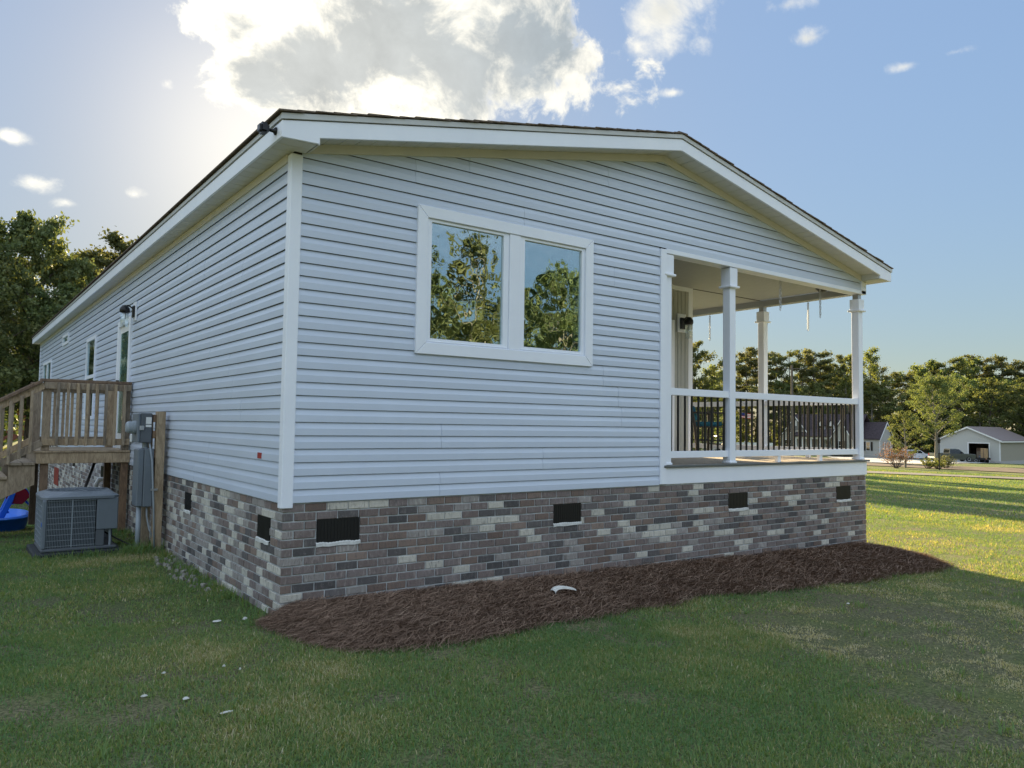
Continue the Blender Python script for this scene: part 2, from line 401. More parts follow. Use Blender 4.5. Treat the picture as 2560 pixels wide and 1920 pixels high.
class MB:
    def __init__(s):
        s.v, s.f, s.mi, s.cur = [], [], [], 0

    def add(s, vs, fs):
        b = len(s.v)
        s.v.extend([tuple(v) for v in vs])
        for f in fs:
            s.f.append(tuple(b + i for i in f))
            s.mi.append(s.cur)
        return s

    def box(s, x0, x1, y0, y1, z0, z1):
        vs = [(x, y, z) for z in (z0, z1) for y in (y0, y1) for x in (x0, x1)]
        return s.add(vs, [(0, 2, 3, 1), (4, 5, 7, 6), (0, 1, 5, 4), (2, 6, 7, 3), (0, 4, 6, 2), (1, 3, 7, 5)])

    def prism(s, pts, off):
        n = len(pts)
        off = Vector(off)
        a = [Vector(q) for q in pts]
        b = [q + off for q in a]
        fs = [tuple(range(n - 1, -1, -1)), tuple(range(n, 2 * n))]
        for i in range(n):
            j = (i + 1) % n
            fs.append((i, j, n + j, n + i))
        return s.add(a + b, fs)

    def beam(s, p, q, w, h, up=(0, 0, 1)):
        p, q = Vector(p), Vector(q)
        d = (q - p).normalized()
        side = d.cross(Vector(up)).normalized()
        u2 = side.cross(d)
        a, b = side * w / 2, u2 * h / 2
        vs = [p - a - b, p + a - b, p + a + b, p - a + b, q - a - b, q + a - b, q + a + b, q - a + b]
        return s.add(vs, [(3, 2, 1, 0), (4, 5, 6, 7), (0, 1, 5, 4), (1, 2, 6, 5), (2, 3, 7, 6), (3, 0, 4, 7)])

    def tube(s, pts, r, n=6, cap=True):
        pts = [Vector(q) for q in pts]
        rs = r if isinstance(r, (list, tuple)) else [r] * len(pts)
        base = len(s.v)
        prev = None
        for i, q in enumerate(pts):
            d = (pts[min(i + 1, len(pts) - 1)] - pts[max(i - 1, 0)]).normalized()
            if prev is None:
                ref = Vector((0, 0, 1)) if abs(d.z) < 0.9 else Vector((1, 0, 0))
                a = d.cross(ref).normalized()
            else:
                a = (prev - d * prev.dot(d)).normalized()
            prev = a
            b = d.cross(a)
            for k in range(n):
                th = 2 * PI * k / n
                s.v.append(tuple(q + (a * math.cos(th) + b * math.sin(th)) * rs[i]))
        for i in range(len(pts) - 1):
            for k in range(n):
                k2 = (k + 1) % n
                s.f.append((base + i * n + k, base + i * n + k2, base + (i + 1) * n + k2, base + (i + 1) * n + k))
                s.mi.append(s.cur)
        if cap:
            s.f.append(tuple(base + k for k in range(n - 1, -1, -1))); s.mi.append(s.cur)
            e = base + (len(pts) - 1) * n
            s.f.append(tuple(e + k for k in range(n))); s.mi.append(s.cur)
        return s

    def lathe(s, c, prof, n=16, axis='z'):
        base = len(s.v)
        for r, h in prof:
            for k in range(n):
                th = 2 * PI * k / n
                a, b = r * math.cos(th), r * math.sin(th)
                o = {'z': (a, b, h), 'x': (h, a, b), 'y': (b, h, a)}[axis]
                s.v.append((c[0] + o[0], c[1] + o[1], c[2] + o[2]))
        for i in range(len(prof) - 1):
            for k in range(n):
                k2 = (k + 1) % n
                s.f.append((base + i * n + k, base + i * n + k2, base + (i + 1) * n + k2, base + (i + 1) * n + k))
                s.mi.append(s.cur)
        s.f.append(tuple(base + k for k in range(n - 1, -1, -1))); s.mi.append(s.cur)
        e = base + (len(prof) - 1) * n
        s.f.append(tuple(e + k for k in range(n))); s.mi.append(s.cur)
        return s

    def build(s, name, mat, parent=None, bev=0.0, smooth=False, origin=None, fix=True, seg=1):
        me = bpy.data.meshes.new(name)
        vs = np.array(s.v, dtype=float)
        if origin is None:
            lo, hi = vs.min(0), vs.max(0)
            origin = ((lo[0] + hi[0]) / 2, (lo[1] + hi[1]) / 2, lo[2])
        origin = Vector(origin)
        me.from_pydata([tuple(v) for v in vs - np.array(origin)], [], s.f)
        mats = mat if isinstance(mat, (list, tuple)) else [mat]
        for k in mats:
            me.materials.append(MAT[k] if isinstance(k, str) else k)
        if len(mats) > 1:
            me.polygons.foreach_set('material_index', s.mi)
        if bev or fix:
            bm = bmesh.new()
            bm.from_mesh(me)
            if fix:
                bmesh.ops.recalc_face_normals(bm, faces=bm.faces)
            if bev:
                bmesh.ops.bevel(bm, geom=bm.edges[:], offset=bev, segments=seg, affect='EDGES', clamp_overlap=True)
            bm.to_mesh(me)
            bm.free()
        if smooth:
            me.polygons.foreach_set('use_smooth', [True] * len(me.polygons))
        o = bpy.data.objects.new(name, me)
        COL.objects.link(o)
        o.location = origin - frame_of(parent)
        if parent:
            o.parent = parent
        FR[o.name] = origin
        return o


def bx(name, mat, parent, x0, x1, y0, y1, z0, z1, bev=0.0):
    return MB().box(x0, x1, y0, y1, z0, z1).build(name, mat, parent, bev)


def tag(o, label=None, cat=None, group=None, kind=None):
    for k, v in (('label', label), ('category', cat), ('group', group), ('kind', kind)):
        if v:
            o[k] = v
    return o


def thing(name, label, cat, loc=(0, 0, 0), group=None, local=False):
    o = bpy.data.objects.new(name, None)
    o.empty_display_size = 0.2
    COL.objects.link(o)
    o.location = loc
    FR[o.name] = Vector((0, 0, 0)) if local else Vector(loc)
    return tag(o, label, cat, group)


def part_empty(name, parent, loc):
    o = bpy.data.objects.new(name, None)
    o.empty_display_size = 0.1
    COL.objects.link(o)
    o.location = Vector(loc) - frame_of(parent)
    o.parent = parent
    FR[o.name] = Vector(loc)
    return o


def copy_tree(o, parent=None):
    c = o.copy()
    COL.objects.link(c)
    if parent:
        c.parent = parent
    for ch in list(o.children):
        copy_tree(ch, c)
    return c


def fast_mesh(name, verts, faces_n, idx, mats, attr=None):
    """verts (N,3); idx flat loop indices; every face has faces_n corners"""
    me = bpy.data.meshes.new(name)
    nv, nf = len(verts), len(idx) // faces_n
    me.vertices.add(nv)
    me.vertices.foreach_set('co', np.asarray(verts, dtype=np.float32).ravel())
    me.loops.add(len(idx))
    me.loops.foreach_set('vertex_index', np.asarray(idx, dtype=np.int32))
    me.polygons.add(nf)
    me.polygons.foreach_set('loop_start', np.arange(0, nf * faces_n, faces_n, dtype=np.int32))
    me.polygons.foreach_set('loop_total', np.full(nf, faces_n, dtype=np.int32))
    if attr is not None:
        a = me.attributes.new('rnd', 'FLOAT', 'POINT')
        a.data.foreach_set('value', np.asarray(attr, dtype=np.float32))
    for k in mats:
        me.materials.append(MAT[k] if isinstance(k, str) else k)
    me.update()
    me.validate()
    return me


def link_mesh(name, me, parent=None, loc=(0, 0, 0)):
    o = bpy.data.objects.new(name, me)
    COL.objects.link(o)
    o.location = Vector(loc) - frame_of(parent)
    if parent:
        o.parent = parent
    FR[o.name] = Vector(loc)
    return o


# value noise for planting densities
_tab = np.random.default_rng(5).random((257, 257))


def vnoise(x, y, s):
    x, y = np.asarray(x) * s + 1000.3, np.asarray(y) * s + 1000.7
    xi, yi = np.floor(x).astype(int), np.floor(y).astype(int)
    fx, fy = x - xi, y - yi
    fx, fy = fx * fx * (3 - 2 * fx), fy * fy * (3 - 2 * fy)
    a, b = _tab[xi % 257, yi % 257], _tab[(xi + 1) % 257, yi % 257]
    c, d = _tab[xi % 257, (yi + 1) % 257], _tab[(xi + 1) % 257, (yi + 1) % 257]
    return (a * (1 - fx) + b * fx) * (1 - fy) + (c * (1 - fx) + d * fx) * fy


def fbm(x, y, s, o=4):
    v, amp, tot = 0, 1.0, 0
    for i in range(o):
        v = v + amp * vnoise(x + 17.1 * i, y - 9.3 * i, s * 2 ** i)
        tot += amp
        amp *= 0.55
    return v / tot


def gz(x, y=0.0):
    x = np.asarray(x, dtype=float)
    z = np.where(x < 0, 0.0, np.where(x < 8, -0.021 * x, -0.168 - 0.026 * (x - 8)))
    z = np.where(x > 190, -0.168 - 0.026 * 182 - 0.004 * (x - 190), z)
    return z - 0.02


def gdip(x, y):
    return -np.clip((np.asarray(y, float) - 5.3) * 0.08, 0, 0.50) * np.clip((3.0 - np.asarray(x, float)) / 2.0, 0, 1)


def GZ(x, y=0.0):
    return float(gz(x, y))


# ------------------------------------------------------------------ ground, road, drive
xs = np.concatenate([np.linspace(-400, -40, 10), np.linspace(-35, 60, 96), np.linspace(65, 200, 40), np.linspace(220, 900, 18)])
ys = np.concatenate([np.linspace(-500, -50, 12), np.linspace(-40, 90, 66), np.linspace(100, 900, 24)])
XX, YY = np.meshgrid(xs, ys)
ZZ = gz(XX) + gdip(XX, YY) + np.where((np.hypot(XX - 4, YY - 4) > 14), (fbm(XX, YY, 0.09) - 0.5) * 0.25, 0.0) * np.clip((np.hypot(XX - 4, YY - 4) - 14) / 20, 0, 1)
nx, ny = len(xs), len(ys)
ii = np.arange(nx * ny).reshape(ny, nx)
quads = np.stack([ii[:-1, :-1], ii[:-1, 1:], ii[1:, 1:], ii[1:, :-1]], -1).reshape(-1)
gm = fast_mesh('ground', np.stack([XX, YY, ZZ], -1).reshape(-1, 3), 4, quads, ['lawn'])
gm.polygons.foreach_set('use_smooth', [True] * len(gm.polygons))
tag(link_mesh('ground', gm), kind='structure')


def gsurf(x, y):
    x, y = np.asarray(x, float), np.asarray(y, float)
    d = np.hypot(x - 4, y - 4)
    return gz(x) + gdip(x, y) + np.where(d > 14, (fbm(x, y, 0.09) - 0.5) * 0.25 * np.clip((d - 14) / 20, 0, 1), 0.0)


def strip(name, left, right, mat, lift, n=30):
    """sheet between two polylines, draped on the ground"""
    def resample(pl):
        pl = np.array(pl, float)
        d = np.concatenate([[0], np.cumsum(np.hypot(*np.diff(pl, axis=0).T))])
        tt = np.linspace(0, d[-1], n)
        return np.stack([np.interp(tt, d, pl[:, 0]), np.interp(tt, d, pl[:, 1])], -1)
    A, B = resample(left), resample(right)
    k = 6
    P = np.stack([A + (B - A) * j / k for j in range(k + 1)], 1).reshape(-1, 2)
    z = gsurf(P[:, 0], P[:, 1]) + lift
    ii = np.arange(n * (k + 1)).reshape(n, k + 1)
    q = np.stack([ii[:-1, :-1], ii[:-1, 1:], ii[1:, 1:], ii[1:, :-1]], -1).reshape(-1)
    return tag(link_mesh(name, fast_mesh(name, np.column_stack([P, z]), 4, q, [mat])), kind='structure')


strip('road', [(10, 75), (39.77, 17.5), (43.95, 11.1), (66, -22), (95, -60)], [(15, 78), (44.9, 20.3), (49.2, 13.0), (71, -20), (100, -58)], 'asphalt', 0.05, 60)
strip('driveway', [(79, 39), (92, 38), (101, 40), (120, 44), (137, 45)], [(112, 64), (120, 62), (128, 60), (136, 57), (150, 56)], 'concrete', 0.06, 30)
strip('soil_bed', [(58, 32), (62, 26), (66, 20), (70, 10), (75, 0)], [(70, 36), (76, 33), (86, 30), (98, 22), (110, 10)], 'soil', 0.05, 30)

# ================================================================== HOUSE
HW, HL = 8.16, 19.0               # width, length
ZS, EXPO = 0.834, 0.1016          # bottom of siding, course height
APX = 4.08
SL = 0.2025


def zrake(x, z0=4.478):
    return z0 - SL * abs(x - 4.07)


house = thing('house', 'long white vinyl-sided manufactured home on a brick skirting with a corner porch', 'house', (0, 0, 0))

# --- wall bodies (sheathing behind the siding)
fw = MB()
wx0, wx1, wz0, wz1 = 1.078, 3.066, 2.032, 3.294
fw.box(0.012, 1.16, 0.012, 0.13, ZS, 3.40).box(2.985, 4.10, 0.012, 0.13, ZS, 3.40)
fw.box(1.16, 2.985, 0.012, 0.13, ZS, 2.115).box(1.16, 2.985, 0.012, 0.13, 3.215, 3.40)
fw.prism([(0.012, 0.012, 3.40), (8.148, 0.012, 3.40), (8.148, 0.012, 3.55), (APX, 0.012, 4.375), (0.012, 0.012, 3.55)], (0, 0.118, 0))
front_wall = fw.build('front_wall', 'sheath', house)
sw = MB()
sw.box(0.012, 0.13, 0.131, HL - 0.01, ZS, 3.49)
side_wall = sw.build('side_wall', 'sheath', house)
ow = MB()
ow.box(6.28, 6.40, 1.69, 7.0, ZS, 3.42)
ow.box(6.41, 8.15, 7.0, 7.12, ZS, 3.49)
ow.box(8.03, 8.15, 7.13, HL - 0.01, ZS, 3.49)
ow.box(0.14, 8.02, HL - 0.13, HL - 0.01, ZS, 3.49)
ow.prism([(0.02, HL - 0.13, 3.5), (8.14, HL - 0.13, 3.5), (APX, HL - 0.13, 4.33)], (0, 0.12, 0))
ow.build('outer_wall', 'siding', house)


def siding_piece(kind, z0, lo, hi, parent, off=0.0):
    prof = [(0.012, -0.011), (0.0010, 0.0140), (0.0028, 0.0165), (0.054, 0.0150), (0.063, 0.0118), (EXPO - 0.0012, 0.0012), (EXPO - 0.0008, -0.011)]
    vs = []
    for dz, o in prof:
        z = z0 + dz
        a, b = lo(z), hi(z)
        for u in (a, b):
            vs.append((u, -o - off, z) if kind == 'f' else (-o - off, u, z))
    n = len(prof)
    fs = [(2 * i, 2 * i + 1, 2 * i + 3, 2 * i + 2) for i in range(n - 1)]
    mb = MB()
    mb.add(vs, fs)
    mb.add(vs, [tuple(2 * i for i in range(n)), tuple(2 * i + 1 for i in range(n))])
    return mb.build('siding_panel', 'siding', parent)


def joints(a, b, seed):
    r = random.Random(seed)
    L = 3.66
    x = a + L * (0.25 + 0.7 * r.random())
    res = [a]
    while x < b - 0.5:
        res.append(x)
        x += L - 0.03
    return res + [b]


# front courses
F_ROWS = 36
for k in range(F_ROWS):
    z0 = ZS + k * EXPO
    zc = z0 + EXPO / 2
    if z0 > 4.32:
        break
    xr = 4.042 if zc < 3.335 else 8.155
    jl = joints(0.064, 8.155, 100 + k // 2)
    segs = [(jl[i] + 0.0, jl[i + 1] - 0.002) for i in range(len(jl) - 1)]
    if z0 + EXPO > 2.10 and z0 < 3.23:
        segs = [q for a, b in segs for q in ((a, min(b, 1.15)), (max(a, 2.99), b))]
    for i, (a, b) in enumerate(segs):
        a, b = max(a, 0.064), min(b, xr)
        if b - a < 0.05:
            continue
        # rake cut (ends run under the frieze board)
        lo = lambda z, a=a: max(a, APX - (4.36 - z) / SL)
        hi = lambda z, b=b: min(b, APX + (4.36 - z) / SL)
        if lo(z0) > b - 0.01 or hi(z0) < a + 0.01 or hi(z0) - lo(z0) < 0.02:
            continue
        lo2 = lambda z, a=a, b=b: min(max(a, APX - (4.36 - z) / SL), b)
        hi2 = lambda z, a=a, b=b: max(min(b, APX + (4.36 - z) / SL), a)
        siding_piece('f', z0, lo2, hi2, front_wall, 0.0012 * (i % 2))

# side courses
for k in range(26):
    z0 = ZS + k * EXPO
    jl = joints(0.050, HL, 300 + k // 2)
    segs = [(jl[i], jl[i + 1] - 0.002) for i in range(len(jl) - 1)]

    def cut(segs, a, b):
        return [q for s0, s1 in segs for q in ((s0, min(s1, a)), (max(s0, b), s1)) if q[1] - q[0] > 0.05]
    if z0 < 2.86:
        segs = cut(segs, 6.10, 6.94) if z0 + EXPO > 0.95 else segs
    for (a, b, c, d) in ((9.20, 10.16, 1.46, 2.87), (12.95, 13.86, 3.06, 3.25), (16.05, 17.85, 1.46, 2.86)):
        if z0 + EXPO > c + 0.03 and z0 < d - 0.03:
            segs = cut(segs, a, b)
    for i, (a, b) in enumerate(segs):
        siding_piece('s', z0, lambda z, a=a: a, lambda z, b=b: b, side_wall, 0.0012 * (i % 2))

# --- corner posts, frieze, fascia, soffits
MB().box(-0.021, 0.072, -0.021, 0.058, 0.797, 3.49).build('corner_post', 'trim', house, 0.006)
bx('corner_post', 'trim', house, 8.06, 8.18, -0.024, 0.06, 3.325, 3.52, 0.004)
bx('corner_post', 'trim', house, -0.024, 0.06, HL - 0.02, HL + 0.02, 0.8, 3.49)
for sgn in (-1, 1):
    x_out = 0.074 if sgn < 0 else 8.165
    zo = zrake(x_out, 4.387) - 0.0
    MB().prism([(x_out, -0.030, zo - 0.075), (APX, -0.030, 4.385 - 0.075), (APX, -0.030, 4.385), (x_out, -0.030, zo)], (0, 0.04, 0)).build('frieze_board', 'frieze', house, 0.003)
MB().box(-0.026, 0.0, 0.060, HL, 3.435, 3.497).build('frieze_board', 'frieze', house)

OX, OY = 0.195, 0.29
for sgn in (-1, 1):
    X = lambda d: 4.07 + sgn * d
    e = 4.07 + 0.195 if sgn < 0 else 8.346 - 4.07
    st = e - 0.288
    pts = [(X(0), -OY, 4.478), (X(e), -OY, 4.478 - SL * e), (X(e), -OY, 3.492), (X(st), -OY, 3.503), (X(st), -OY, 4.357 - 0.2035 * st), (X(0), -OY, 4.357)]
    MB().prism(pts, (0, 0.022, 0)).build('fascia_board', 'trim', house, 0.002)
    e2 = e + 0.008
    pts = [(X(0), -OY - 0.012, 4.486), (X(e2), -OY - 0.012, 4.486 - SL * e2), (X(e2), -OY - 0.012, 4.527 - SL * e2), (X(0), -OY - 0.012, 4.527)]
    MB().prism(pts, (0, 0.034, 0)).build('drip_edge', 'drip', house)
    # eave fascia along the long sides
    xe = X(e)
    a, b = sorted((xe, xe - sgn * 0.02))
    bx('fascia_board', 'trim', house, a, b, -OY + 0.024, HL + OY, 3.494, 3.612, 0.002)
    a, b = sorted((xe + sgn * 0.010, xe - sgn * 0.02))
    bx('drip_edge', 'drip', house, a, b, -OY - 0.012 + 0.036, HL + OY, 3.622, 3.655)
    # box-eave closing piece
    a, b = sorted((X(st), X(st - 0.012)))
    bx('eave_return', 'soffit', house, a, b, -OY + 0.024, -0.032, 3.505, 4.40 - SL * st)

soffit = part_empty('soffit', house, (4, 0, 3.5))


def soffit_panel(p0, du, dv, w, d):
    """corrugated strip: w along du (panel width), d along dv"""
    p0, du, dv = Vector(p0), Vector(du), Vector(dv)
    n = du.cross(dv).normalized()
    if n.z < 0:
        n = -n
    prof = [(0.0, 0.012), (0.004, 0.0), (w * 0.485, 0.0), (w * 0.5, 0.007), (w * 0.515, 0.0), (w - 0.004, 0.0), (w, 0.012)]
    vs = []
    for a, h in prof:
        vs.append(p0 + du * a + n * h)
        vs.append(p0 + du * a + dv * d + n * h)
    MB().add(vs, [(2 * i, 2 * i + 1, 2 * i + 3, 2 * i + 2) for i in range(len(prof) - 1)]).build('soffit_panel', 'soffit', soffit, fix=False)


PW = 0.27
y = -OY + 0.03
while y < HL + 0.25:
    w = PW if y < 9 else PW * 4
    w = min(w, HL + 0.28 - y)
    soffit_panel((-OX + 0.018, y, 3.500), (0, 1, 0), (1, 0, 0), w - 0.002, OX - 0.018 - 0.001)
    y += w
bx('eave_soffit', 'soffit', soffit, -0.0005, 0.079, -OY + 0.03, -0.031, 3.500, 3.506)
bx('eave_soffit', 'soffit', soffit, 8.07, 8.168, -OY + 0.03, -0.031, 3.500, 3.506)
bx('eave_soffit', 'soffit', soffit, 8.17, 8.326, -OY + 0.03, HL + 0.28, 3.500, 3.506)
for sgn in (-1, 1):
    n = 15 if sgn < 0 else 15
    span = 3.985
    c = math.sqrt(1 + SL * SL)
    for i in range(n):
        d = span * i / n
        w = span / n * c - 0.002
        du = Vector((sgn, 0, -SL)).normalized()
        soffit_panel((4.07 + sgn * d, -OY + 0.022, 4.383 - SL * d), du, (0, 1, 0), w, OY - 0.022)

# --- roof: deck plus overlapping shingle courses with a ragged rake edge
rf = MB()
for sgn in (-1, 1):
    e = 4.265 if sgn < 0 else 4.276
    rf.prism([(4.07, -OY + 0.03, 4.40), (4.07 + sgn * (e - 0.03), -OY + 0.03, 4.40 - SL * (e - 0.03)), (4.07 + sgn * (e - 0.03), -OY + 0.03, 4.515 - SL * (e - 0.03)), (4.07, -OY + 0.03, 4.515)], (0, HL + 2 * OY - 0.06, 0))
roof = rf.build('roof', 'sheath', house)
sh = MB()
for sgn in (-1, 1):
    e = 4.30
    n = 31
    rr = random.Random(3 + sgn)
    for i in range(n):
        d0 = e - i * e / n
        d1 = max(d0 - e / n - 0.05, 0)
        y0 = -OY - 0.020 - rr.random() * 0.012
        th = 0.008 + 0.004 * rr.random()
        lift = 0.004 + 0.004 * rr.random()
        a0, a1 = 4.530 - SL * d0 + lift + 0.004, 4.530 - SL * d1 + lift - 0.004
        vs = []
        for yy in (y0, HL + OY + 0.02):
            for d, z in ((d0, a0), (d1, a1)):
                vs += [(4.07 + sgn * d, yy, z), (4.07 + sgn * d, yy, z + th)]
        sh.add(vs, [(0, 2, 3, 1), (4, 5, 7, 6), (0, 1, 5, 4), (2, 6, 7, 3), (1, 3, 7, 5), (0, 4, 6, 2)])
sh.beam((4.07, -OY - 0.02, 4.541), (4.07, HL + OY, 4.541), 0.14, 0.010)
tag(sh.build('shingles', 'shingle', roof), kind='stuff')

# --- brick skirting
BL, BH, MJ = 0.1665, 0.0562, 0.0105
CH = 0.0667
found = MB()
found.box(0.006, 8.154, 0.006, 0.10, -0.45, 0.85)
found.box(0.006, 0.10, 0.101, HL - 0.01, -0.6, 0.85)
found.box(8.06, 8.154, 0.101, HL - 0.01, -0.45, 0.85)
found.box(0.101, 8.05, HL - 0.11, HL - 0.01, -0.45, 0.85)
VENTS_F = [(0.271, 0.628), (2.615, 2.960), (5.205, 5.560), (7.43, 7.775)]
VENTS_S = [(0.262, 0.560), (2.612, 2.880), (7.85, 8.25), (11.25, 11.6), (15.0, 15.35)]
foundation = found.build('foundation_wall', 'mortar', house)


def brick_mesh(var, mat):
    r = random.Random(var * 7 + 1)
    j = lambda a: (r.random() - 0.5) * a
    hx, c = BL / 2, 0.004
    vs = []
    for (x, z) in ((-hx, 0), (hx, 0), (hx, BH), (-hx, BH)):      # front chamfer ring
        sx, sz = (1 if x < 0 else -1), (1 if z == 0 else -1)
        vs.append((x + sx * c + j(0.003), -0.004 + j(0.003), z + sz * c + j(0.0025)))
    for (x, z) in ((-hx, 0), (hx, 0), (hx, BH), (-hx, BH)):
        vs.append((x + j(0.003), 0.002, z + j(0.0025)))
    for (x, z) in ((-hx, 0), (hx, 0), (hx, BH), (-hx, BH)):
        vs.append((x, 0.03, z))
    fs = [(0, 1, 2, 3)]
    for a in (0, 4):
        for i in range(4):
            k = (i + 1) % 4
            fs.append((a + i, a + 4 + i, a + 4 + k, a + k))
    me = bpy.data.meshes.new('brick')
    me.from_pydata(vs, [], fs)
    me.materials.append(mat)
    return me, vs, fs


BMESH = [[brick_mesh(c * 5 + v, BRICK[c]) for v in range(4)] for c in range(5)]
cells = []       # (wall, centre_along, z, length, class, variant)
ZTOP = 0.845
for wall in ('f', 's', 'r'):
    L = HW if wall == 'f' else HL
    rb = random.Random({'f': 21, 's': 22, 'r': 23}[wall])
    vents = VENTS_F if wall == 'f' else VENTS_S if wall == 's' else []
    for row in range(18):
        z = 0.7675 - row * CH
        if z < (-0.33 if wall != 's' else -0.45):
            break
        phase = (row % 2)
        if wall == 's':
            phase = 1 - phase
        u = 0.0
        first = True
        prev_w = 0
        while u < L - 0.02:
            ln = BL if wall == 'f' else BL * 0.86
            if first and phase:
                ln = 0.082
            first = False
            u1 = min(u + ln, L)
            segs = [(u, u1)]
            for va, vb in vents:
                if z + BH > 0.515 and z < 0.70:
                    segs = [q for s0, s1 in segs for q in ((s0, min(s1, va - 0.004)), (max(s0, vb + 0.004), s1)) if q[1] - q[0] > 0.02]
            p = rb.random()
            wcl = [0.43, 0.64, 0.80, 0.905] if wall == 'f' else [0.24, 0.34, 0.46, 0.70]
            if prev_w == 3 and rb.random() < 0.10:
                cls = 3
            else:
                cls = 0 if p < wcl[0] else 1 if p < wcl[1] else 2 if p < wcl[2] else 3 if p < wcl[3] else 4
            prev_w = cls
            for s0, s1 in segs:
                cells.append((wall, (s0 + s1) / 2, z, s1 - s0, cls, rb.randrange(4)))
            u = u1 + MJ


def brick_place(wall, u):
    if wall == 'f':
        return (u, 0.0, 0.0)
    if wall == 's':
        return (0.0, u, -PI / 2)
    return (HW, u, PI / 2)


def screen_size(c):
    wall, u, z, ln, _, _ = c
    if wall == 'r':
        return 0
    x, y, _ = brick_place(wall, u)
    d = Vector((x, y, z)) - Vector(CAM)
    r_ = d.length
    cosw = abs(d.y if wall == 'f' else d.x) / r_
    return ln * BH * cosw / r_ ** 2 * (1.0 if z > -0.02 * max(x, 0) - 0.05 else 0.0)


order = sorted(cells, key=screen_size, reverse=True)
for c in order[:296]:
    wall, u, z, ln, cls, var = c
    x, y, rz = brick_place(wall, u)
    o = bpy.data.objects.new('brick', BMESH[cls][var][0])
    COL.objects.link(o)
    jit = (random.random() - 0.5) * 0.003
    loc = Vector((x, y + jit, z)) if wall == 'f' else Vector((x + jit, y, z))
    o.location = loc - frame_of(foundation)
    o.rotation_euler = (0, 0, rz)
    o.scale = (ln / BL, 1, 1)
    o.parent = foundation
vs, fs, mi, at = [], [], [], []
for c in order[296:]:
    wall, u, z, ln, cls, var = c
    x, y, rz = brick_place(wall, u)
    cz_, sz_ = math.cos(rz), math.sin(rz)
    b = len(vs)
    rv = random.random()
    for a, d, e in BMESH[cls][var][1]:
        a *= ln / BL
        vs.append((x + a * cz_ - d * sz_, y + a * sz_ + d * cz_, z + e))
        at.append(rv)
    for f in BMESH[cls][var][2]:
        fs.append(tuple(b + i for i in f))
        mi.append(cls)
me = bpy.data.meshes.new('brickwork')
me.from_pydata(vs, [], fs)
for k in range(5):
    me.materials.append(BRICK[k])
me.polygons.foreach_set('material_index', mi)
me.attributes.new('rnd', 'FLOAT', 'POINT').data.foreach_set('value', at)
o = bpy.data.objects.new('brickwork', me)
COL.objects.link(o)
o.parent = foundation
o.location = -frame_of(foundation)
tag(o, kind='stuff')

# foundation vents
def vent(wall, a, b):
    z0, z1 = 0.512, 0.700
    P = (lambda u, o, z: (u, -o, z)) if wall == 'f' else (lambda u, o, z: (-o, u, z))
    mb = MB()
    # opening box (dark), ribs
    def bb(u0, u1, o0, o1, za, zb):
        p, q = P(u0, o0, za), P(u1, o1, zb)
        mb.box(min(p[0], q[0]), max(p[0], q[0]), min(p[1], q[1]), max(p[1], q[1]), za, zb)
    bb(a, b, -0.0055, -0.001, z0, z1)
    n = int((b - a) / 0.026)
    for i in range(n):
        u = a + (i + 0.5) * (b - a) / n
        bb(u - 0.006, u + 0.006, -0.001, 0.0015, z0 + 0.004, z1 - 0.004)
    v = mb.build('foundation_vent', 'vent', house)
    sm = MB()
    r = random.Random(int(a * 100))
    n = 7
    pts = []
    for i in range(n + 1):
        u = a - 0.006 + (b - a + 0.012) * i / n
        zt = z0 + 0.004 + 0.008 * r.random()
        zb_ = z0 - 0.016 - 0.008 * r.random()
        for o_, z_ in ((-0.004, zt + 0.006), (0.010, zt - 0.004), (0.011, zb_), (-0.004, zb_)):
            pts.append(P(u, o_, z_))
    fs = []
    for i in range(n):
        for j in range(4):
            k = (j + 1) % 4
            fs.append((4 * i + j, 4 * i + 4 + j, 4 * i + 4 + k, 4 * i + k))
    sm.add(pts, fs)
    sm.build('sill', 'sill', v)


for a, b in VENTS_F:
    vent('f', a, b)
for a, b in VENTS_S:
    vent('s', a, b)
ap = bx('access_panel', 'red', house, -0.012, -0.006, 13.75, 14.55, -0.02, 0.36)

# --- picture window
pw = part_empty('picture_window', house, (2.07, 0, 2.03))
ci = 0.098
yo, yi = -0.036, 0.02
A = [(wx0, wz0), (wx1, wz0), (wx1, wz1), (wx0, wz1)]
B = [(wx0 + ci, wz0 + ci), (wx1 - ci, wz0 + ci), (wx1 - ci, wz1 - ci), (wx0 + ci, wz1 - ci)]
for i in range(4):
    k = (i + 1) % 4
    da = Vector((A[k][0] - A[i][0], 0, A[k][1] - A[i][1])).normalized() * 0.0015
    quad = [(A[i][0] + da.x, yo, A[i][1] + da.z), (A[k][0] - da.x, yo, A[k][1] - da.z), (B[k][0] - da.x, yo, B[k][1] - da.z), (B[i][0] + da.x, yo, B[i][1] + da.z)]
    MB().prism(quad, (0, yi - yo, 0)).build('casing', 'trim', pw, 0.003)
bx('mullion', 'trim', pw, 2.042, 2.163, -0.028, 0.02, wz0 + ci + 0.002, wz1 - ci - 0.002, 0.003)


def sash(x0, x1, z0, z1, gx0, gx1, gz0, gz1, parent, ya=-0.016, yb=0.03):
    s_ = MB()
    s_.box(x0, gx0, ya, yb, z0, z1).box(gx1, x1, ya, yb, z0, z1).box(gx0, gx1, ya, yb, z0, gz0).box(gx0, gx1, ya, yb, gz1, z1)
    s_.box(x0 + 0.012, x1 - 0.012, ya - 0.006, ya - 0.001, z0 + 0.008, z0 + 0.018)
    f_ = s_.build('sash', 'trim', parent, 0.002)
    bx('pane', 'glass', parent, gx0 - 0.004, gx1 + 0.004, 0.006, 0.011, gz0 - 0.004, gz1 + 0.004)
    return f_


